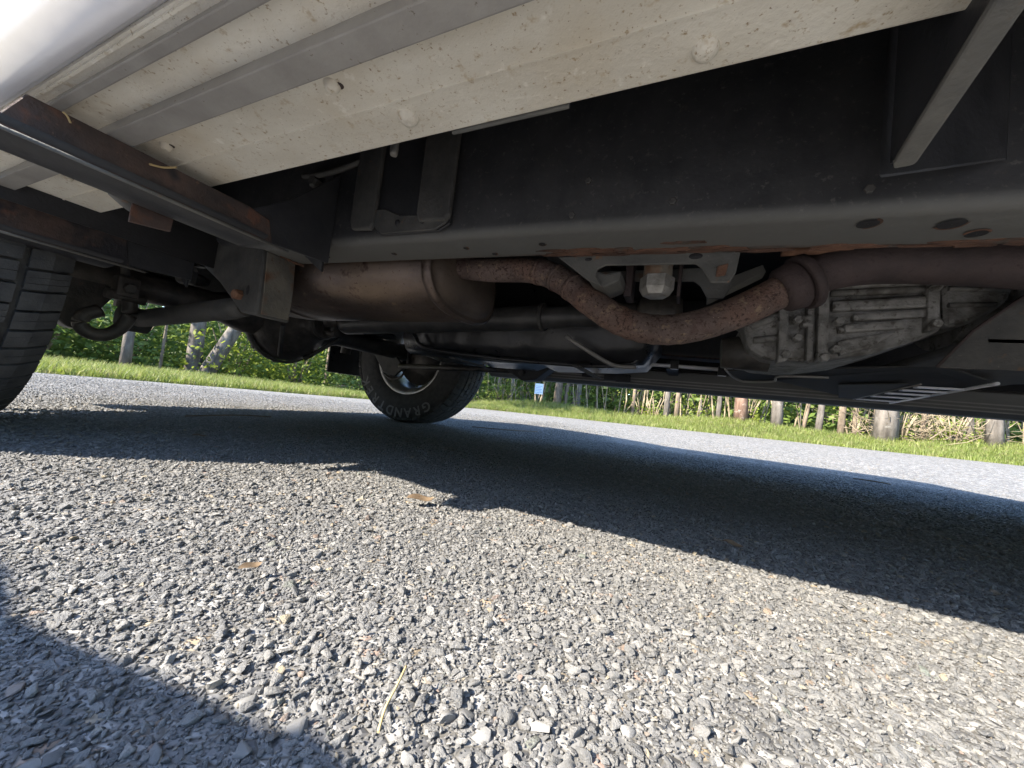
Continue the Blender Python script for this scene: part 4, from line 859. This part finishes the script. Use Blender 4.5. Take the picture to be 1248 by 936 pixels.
# trees at the corner on the left
tree(152, 2.6, 13, 'barkgrey', 'blue grey trunk seen under the hooked bar by the near tyre', 2, (0, 0), 6, group='trees by the left corner')
tree(196, 3.4, 4, 'barktan', 'thin pale stem among bright leaves left of the forked tree', 2, (.01, 0), 5, group='trees by the left corner')
e = tree(237, 3.9, 20, 'barkgrey', 'forked tree with two thick grey stems beneath the axle', 0, (-.02, -.02), 7, group='trees by the left corner')
r0_ = .13; t2 = MB(); t2.tube([(.10, .08, -.05), (.22, .17, .35), (.50, .38, 1.2), (.95, .70, 2.6), (1.3, 1.0, 5.0)], [.15, .125, .11, .09, .05], 14); t2.build('stem', M['barkgrey'], e)
tree(356, 6.6, 6, 'barktan', 'thin cream trunk left of the far mud flap', 1, (.01, 0), 5, group='trees by the left corner')
tree(396, 6.9, 7, 'barktan', 'pale slim trunk directly left of the far mud flap', 1, (0, 0), 5, group='trees by the left corner')

# shrubs: rounded leafy bushes behind the trunks on the left
def shrub(loc, rx, rz, n, mat, label, size, seed):
    r_ = np.random.default_rng(seed); nc = 20; cc = r_.normal(size=(nc, 3)); cc /= np.linalg.norm(cc, axis=1)[:, None]; cc[:, 2] = np.abs(cc[:, 2])*1.0-.1; cc *= r_.uniform(.4, 1, (nc, 1))*np.array([rx, rx, rz])
    k = r_.integers(0, nc, n); C = cc[k]+r_.normal(size=(n, 3))*.2*rx; C[:, 2] = np.abs(C[:, 2])
    A, B = leaf_axes(n, size, r_, .25); z = float(ground_z(loc[0], loc[1])); e = empty('shrub', (loc[0], loc[1], z)); tag(e, label, 'shrub', 'leafy shrubs at the woodland edge')
    link('foliage', quads_mesh('foliage', C, A, B, mat), None, e); mb = MB()
    for q in range(7):
        a = q*.9+seed; mb.tube([(0.05*math.cos(a), .05*math.sin(a), -.03), (.35*rx*math.cos(a), .35*rx*math.sin(a), rz*.5), (.7*rx*math.cos(a), .7*rx*math.sin(a), rz*.95)], [.018, .012, .004], 6)
    mb.build('stems', M['twig'], e)
def gp(px, Y): return (at(px, 470, 1, Y).x, Y)
shr = [((-9.6, 3.4), 1.5, 2.2, 3600, 'leafmid', 'large green bush behind the trunk under the hooked bar', .055),
       ((-8.8, 4.9), 1.3, 2.0, 3000, 'leafbright', 'bright yellow green bush left of the forked tree', .05),
       ((-7.8, 5.6), .9, 1.6, 1600, 'leafbright', 'sunlit bush filling the gap inside the forked tree', .05),
       ((-9.0, 2.2), 1.1, 1.8, 1800, 'leafmid', 'green bush beside the near tyre at far left', .055),
       ((-7.6, 7.4), 1.1, 1.4, 2200, 'leafmid', 'green bush right of the forked tree', .05),
       ((-5.9, 8.6), 1.0, 1.3, 1500, 'leafdark', 'dark bush behind the two slim trunks by the mud flap', .05),
       ((-4.4, 9.2), .6, .6, 700, 'leafbright', 'low yellow green shrub left of the far tyre', .035)]
for i, (l_, rx, rz, n, m_, lab, s_) in enumerate(shr): shrub(l_, rx, rz, n, M[m_], lab, s_, 50+i)
for i, (px, Y, lab) in enumerate(((800, 8.9, 'small leafy shrub left of the paired pale trunks'), (1100, 8.3, 'small bright shrub at the foot of the widest trunk'), (1165, 8.3, 'small bright shrub right of the dead brushwood'), (915, 8.6, 'small leafy shrub at the reddish trunk'), (785, 9.2, 'low leafy shrub beside the lone pale stem'))):
    shrub(gp(px, Y), .28, .5, 260, M['leafbright'], lab, .028, 80+i)
# thin upright stems and dead brushwood too many to count
br = MB(); rr = random.Random(5)
for k in range(330):
    x = rr.uniform(-6.5, 10); y = rr.uniform(8.6, 12.5); z = float(ground_z(x, y)); h = rr.uniform(.8, 3.2); a = rr.gauss(0, .16); b_ = rr.gauss(0, .1); r0 = rr.uniform(.006, .022)
    br.tube([(x, y, z-.02), (x+a*h*.4+rr.gauss(0, .04), y+b_*h*.4, z+h*.4), (x+a*h, y+b_*h, z+h)], [r0, r0*.8, r0*.35], 5, cap=False)
for k in range(260):                      # tangled pile right of the wide trunk
    p = Vector((rr.gauss(float(gp(1135, 8.4)[0]), .42), rr.gauss(8.5, .2), 0)); p.z = float(ground_z(p.x, p.y))+abs(rr.gauss(.12, .14)); a = rr.uniform(0, 6.28); L = rr.uniform(.25, .7); el = rr.gauss(.35, .5)
    d_ = Vector((math.cos(a)*math.cos(el), math.sin(a)*math.cos(el)*.6, math.sin(el)))*L
    br.tube([p, p+d_*.5+Vector((rr.gauss(0, .05), 0, rr.gauss(0, .05))), p+d_], [.006, .0045, .002], 5, cap=False)
tag(br.build('brushwood', M['twig']), 'pale thin stems and dead tangled twigs along the woodland edge', 'brushwood', kind='stuff')
n = 5200; r_ = np.random.default_rng(70); x = r_.uniform(-5.5, 9.5, n); y = 8.5+np.abs(r_.normal(0, .9, n)); kx = np.sin(x*2.3)+np.sin(x*5.1+1)+r_.normal(0, .5, n) > .35; x, y = x[kx], y[kx]
z = ground_z(x, y)+np.abs(r_.normal(0, .42, x.size)); A, B = leaf_axes(x.size, .03, r_)
tag(link('undergrowth', quads_mesh('undergrowth', np.column_stack([x, y, z]), A, B, M['leafbright']), None), 'scattered bright green leaves among the trunks at the woodland edge', 'undergrowth', kind='stuff')
# the wood behind: leaves and dark stems as one mass
n = 70000; r_ = np.random.default_rng(77)
x = r_.uniform(-16, 16, n); y = 9.6+np.abs(r_.normal(0, 4.2, n)); left = r_.uniform(size=n) < .36
x = np.where(left, -10.2-np.abs(r_.normal(0, 3.5, n)), x); y = np.where(left, r_.uniform(-5, 12, n), y)
z = ground_z(x, y)+np.abs(r_.normal(0, 1, n))**1.2*1.9; C = np.column_stack([x, y, z]); A, B = leaf_axes(n, .10, r_)
tag(link('woodland', quads_mesh('woodland', C, A, B, M['leafmid']), None), 'dense green wood behind the front row of trunks', 'wood', kind='stuff')
mb = MB()
for k in range(150):
    if k % 3 == 0: x, y = rr.uniform(-22, -10.5), rr.uniform(-4, 14)
    else: x, y = rr.uniform(-14, 16), rr.uniform(10.5, 22)
    mb.tube([(x, y, -.1), (x+rr.gauss(0, .1), y, 3), (x+rr.gauss(0, .3), y, 9)], [rr.uniform(.06, .17), .09, .05], 8, cap=False)
tag(mb.build('woodland_trunks', M['barkgrey']), 'dim trunks deep inside the wood', 'wood', kind='stuff')
# closed backs of the wood: banks of big leaf clumps so that no open sky shows between the stems; unseen bank behind the camera added to block low sky
n = 40000; x = r_.uniform(-32, 34, n); y = r_.uniform(15, 26, n); lf = r_.uniform(size=n) < .25; bk_ = r_.uniform(size=n) > .55
x = np.where(lf, r_.uniform(-28, -17, n), x); y = np.where(lf, r_.uniform(-12, 20, n), y); y = np.where(bk_, r_.uniform(-19, -13, n), y); x = np.where(bk_, r_.uniform(-34, 34, n), x); C = np.column_stack([x, y, np.abs(r_.normal(0, 3.2, n))]); A, B = leaf_axes(n, .42, r_)
tag(link('distant_wood_and_screen', quads_mesh('distant_wood_and_screen', C, A, B, M['leafdark']), None), 'far dark foliage closing the wood, with an added light-blocking bank behind the camera', 'wood', kind='stuff')

# ------------------------------------------------------------------ little blue sign on a stake
Ys = 8.0; a_, b_ = at(650.5, 467, 1, Ys), at(663.5, 481, 1, Ys); cx = (a_.x+b_.x)/2; zg = float(ground_z(cx, Ys))
sg = tag(empty('sign', (cx, Ys, zg)), 'small pale blue notice sign on a thin stake in the verge', 'sign')
hw, z0, z1 = .10, b_.z-zg, a_.z-zg
MB().box(-hw, hw, -.004, .004, z0, z1).build('panel', M['signface'], sg, bevel=.002)
MB().tube([(0, .012, -.05), (0, .012, z1+.06)], .008, 8).build('stake', M['barkgrey'], sg)
for k in range(5): MB().box(-hw*.75, hw*(.75 if k % 2 == 0 else .5), -.0065, -.0045, z1-.06-k*.036, z1-.053-k*.036).build('print_line', M['signink'], sg)

# ------------------------------------------------------------------ litter
def straw(path, rad, name, label, mat='straw', cat='straw'):
    return tag(MB().tube(spline(path, 6), rad, 6).build(name, M[mat]), label, cat)
def g(px, py, dz=.009): v = at(px, py, 2, dz); return (v.x, v.y, dz)
straw([g(495, 812, .016), g(484, 835, .016), g(470, 862, .014), g(461, 892, .014)], .0007, 'dry_stalk', 'long thin golden stalk lying on the foreground stones')
v0 = at(182, 200, 0, -.583); v1 = at(215, 204, 0, -.583)
straw([v0, v0.lerp(v1, .5)+Vector((0, 0, -.002)), v1], .0012, 'dry_straw', 'short dry straw stuck to the brown board bracket')
v0 = at(76, 136, 0, -.583); v1 = at(86, 150, 0, -.583)
straw([v0, v0.lerp(v1, .5)+Vector((0, 0, .002)), v1], .0009, 'dry_straw', 'pale curl of straw at the outer end of the bracket')
def dead_leaf(px, py, s, label, seed):
    r_ = random.Random(seed); p = Vector(g(px, py, .012)); mb = MB(); n = 9; vs = []
    a0 = r_.uniform(0, 6.28)
    for k in range(n):
        t = k/(n-1); w_ = s*.42*math.sin(math.pi*t)**.8
        c0 = Vector((math.cos(a0)*(t-.5)*2*s, math.sin(a0)*(t-.5)*2*s, .35*s*(t-.5)**2+.1*s*math.sin(6*t))); sd_ = Vector((-math.sin(a0), math.cos(a0), .5))*w_
        vs += [p+c0-sd_+Vector((0, 0, w_*.5)), p+c0, p+c0+sd_]
    for k in range(n-1): mb.add(vs, []); 
    mb = MB(); mb.add(vs, [(3*k+j, 3*k+j+1, 3*k+j+4, 3*k+j+3) for k in range(n-1) for j in (0, 1)], True)
    tag(mb.build('dead_leaf', M['deadleaf']), label, 'leaf')
dead_leaf(512, 608, .022, 'brown curled leaf on the sunlit stones near the shadow edge', 1)
dead_leaf(893, 663, .014, 'small brown leaf lying in the shadow of the car', 2)
dead_leaf(305, 690, .010, 'tiny tan leaf on the sunlit stones at left', 3)
dead_leaf(243, 531, .016, 'curled leaf in the shade near the rear tyre', 4)
straw([g(575, 520, .01), g(620, 524, .014), g(655, 526, .01)], .003, 'twig', 'dark twig on the shaded tarmac right of the far tyre', 'deadleaf', 'twig')
straw([g(225, 507, .012), g(290, 506, .02), g(330, 508, .01)], .0025, 'twig', 'dry twig near the shadow edge left of the far tyre', 'deadleaf', 'twig')
straw([g(1040, 583, .01), g(1062, 586, .014), g(1085, 590, .01)], .003, 'twig', 'short twig in the blue shade at right', 'deadleaf', 'twig')
# ------------------------------------------------------------------ the photographer, crouched beside the car behind the lens (throws the shadow at lower left)
M['denim'] = pm('dark blue denim', (.03, .045, .09), (.05, .07, .13), 60, .9); M['shirt'] = pm('grey cotton shirt', (.18, .19, .20), (.24, .25, .26), 40, .9)
M['skin'] = pm('skin', (.42, .26, .19), (.48, .30, .22), 20, .5); M['hair'] = pm('brown hair', (.04, .025, .015), (.08, .05, .03), 60, .6); M['phone'] = pm('black phone', (.02, .02, .022), (.025, .025, .027), 10, .25)
def skin_body(name, joints, edges, mat, parent, sub=2):
    me = bpy.data.meshes.new(name); names = list(joints); me.from_pydata([joints[k][0] for k in names], [(names.index(a), names.index(b)) for a, b in edges], [])
    o = link(name, me, M[mat], parent); md = o.modifiers.new('skin', 'SKIN'); md.use_smooth_shade = True
    lay = me.skin_vertices[0].data if me.skin_vertices else None
    for i, k in enumerate(names): lay[i].radius = joints[k][1]; lay[i].use_root = (i == 0)
    ms = o.modifiers.new('sub', 'SUBSURF'); ms.levels = sub; ms.render_levels = sub; return o
person = tag(empty('person', (-1.0, -.6, 0)), 'person in grey shirt and jeans crouched low beside the car behind the camera', 'person'); bpy.context.view_layer.update()
def pf(o): o.matrix_parent_inverse = person.matrix_world.inverted(); return o
ph = CAM-_d*.016-_r*.045-_u*.022          # middle of the phone
hb = ph-_r*.085-_d*.006                   # palm behind its left end
J = {'pelvis': ((-1.265, -.64, .31), (.145, .13)), 'waist': ((-1.085, -.60, .385), (.12, .10)), 'chest': ((-0.895, -.57, .415), (.145, .118)), 'neckb': ((-0.785, -.54, .425), (.10, .10)), 'neck': ((-0.685, -.525, .443), (.088, .088)),
     'head': ((-0.585, -.51, .445), (.085, .09)), 'crown': ((-0.495, -.50, .455), (.075, .075)),
     'sl': ((-.88, -.40, .36), (.065, .055)), 'el': ((-.58, -.36, .11), (.048, .042)), 'wl': (tuple(hb+Vector((-.12, -.06, -.02))), (.03, .026)), 'hl': (tuple(hb+Vector((-.05, -.02, -.005))), (.036, .016)), 'palm': (tuple(hb), (.036, .013)),
     'sr': ((-.90, -.74, .36), (.065, .055)), 'er': ((-.62, -.86, .12), (.048, .042)), 'wr': ((-.42, -.80, .055), (.03, .026)), 'hr': ((-.34, -.77, .03), (.04, .016)),
     'kl': ((-1.00, -.52, .09), (.075, .075)), 'al': ((-1.42, -.50, .07), (.05, .05)), 'fl': ((-1.56, -.50, .045), (.045, .04)),
     'kr': ((-1.02, -.84, .09), (.075, .075)), 'ar': ((-1.46, -.88, .07), (.05, .05)), 'fr': ((-1.60, -.88, .045), (.045, .04))}
E_ = [('pelvis', 'waist'), ('waist', 'chest'), ('chest', 'neckb'), ('neckb', 'neck'), ('neck', 'head'), ('head', 'crown'), ('chest', 'sl'), ('sl', 'el'), ('el', 'wl'), ('wl', 'hl'), ('hl', 'palm'), ('chest', 'sr'), ('sr', 'er'), ('er', 'wr'), ('wr', 'hr'),
      ('pelvis', 'kl'), ('kl', 'al'), ('al', 'fl'), ('pelvis', 'kr'), ('kr', 'ar'), ('ar', 'fr')]
for q in range(4):                        # fingers of the hand that holds the phone, and of the one on the ground
    o_ = _u*(.026-.0175*q); J['a%d' % q] = (tuple(hb+o_+_r*.012), (.010, .009)); J['b%d' % q] = (tuple(hb+o_+_r*.030+_d*.004), (.009, .009)); J['c%d' % q] = (tuple(hb+o_+_r*(.052-.004*abs(q-1))+_d*.002), (.008, .008)); E_ += [('palm', 'a%d' % q), ('a%d' % q, 'b%d' % q), ('b%d' % q, 'c%d' % q)]
    s_ = Vector((.35, 1, 0)).normalized()*(.026-.0175*q); h0 = Vector((-.31, -.76, .022)); J['d%d' % q] = (tuple(h0+s_), (.010, .009)); J['e%d' % q] = (tuple(h0+s_+Vector((.035, .01, -.004))), (.009, .008)); J['f%d' % q] = (tuple(h0+s_+Vector((.062-.005*abs(q-1), .018, -.012))), (.008, .007)); E_ += [('hr', 'd%d' % q), ('d%d' % q, 'e%d' % q), ('e%d' % q, 'f%d' % q)]
J['t0'] = (tuple(hb-_u*.03+_r*.0), (.011, .010)); J['t1'] = (tuple(hb-_u*.042+_r*.026+_d*.004), (.009, .009)); E_ += [('hl', 't0'), ('t0', 't1')]
J['t2'] = ((-.335, -.815, .028), (.011, .010)); J['t3'] = ((-.30, -.825, .018), (.009, .008)); E_ += [('hr', 't2'), ('t2', 't3')]
bd = skin_body('body', J, E_, 'shirt', person)
bpy.context.view_layer.update()           # settle the surface, then colour hands and face, jeans and shirt on the one mesh
bme = bpy.data.meshes.new_from_object(bd.evaluated_get(bpy.context.evaluated_depsgraph_get())); bd.modifiers.clear(); bd.data = bme; bd.name = 'body'
bme.materials.clear()
for k in ('shirt', 'skin', 'denim'): bme.materials.append(M[k])
for pl in bme.polygons:
    q = pl.center; hand = (q-hb).length < .12 or (q-Vector((-.34, -.77, .03))).length < .12; face = q.x > -.72 and q.z > .3
    pl.material_index = 1 if hand or face else (2 if (q.x < -1.2 or (q.z < .25 and q.x < -.9)) else 0); pl.use_smooth = True
pf(bd)
pf(MB().lathe([(-.075, .001), (-.07, .045), (-.02, .08), (.03, .078), (.065, .055), (.08, .001)], (-.545, -.505, .452), 'X', 24).build('hair', M['hair'], person))
phone = MB(); hx, hy = _r*.075, _u*.037
phone.prism([ph-hx-hy, ph+hx-hy, ph+hx+hy, ph-hx+hy], -_d*.008)
tag(phone.build('phone', M['phone'], None, bevel=.003), 'black phone held sideways low over the ground in front of the crouching person', 'phone')
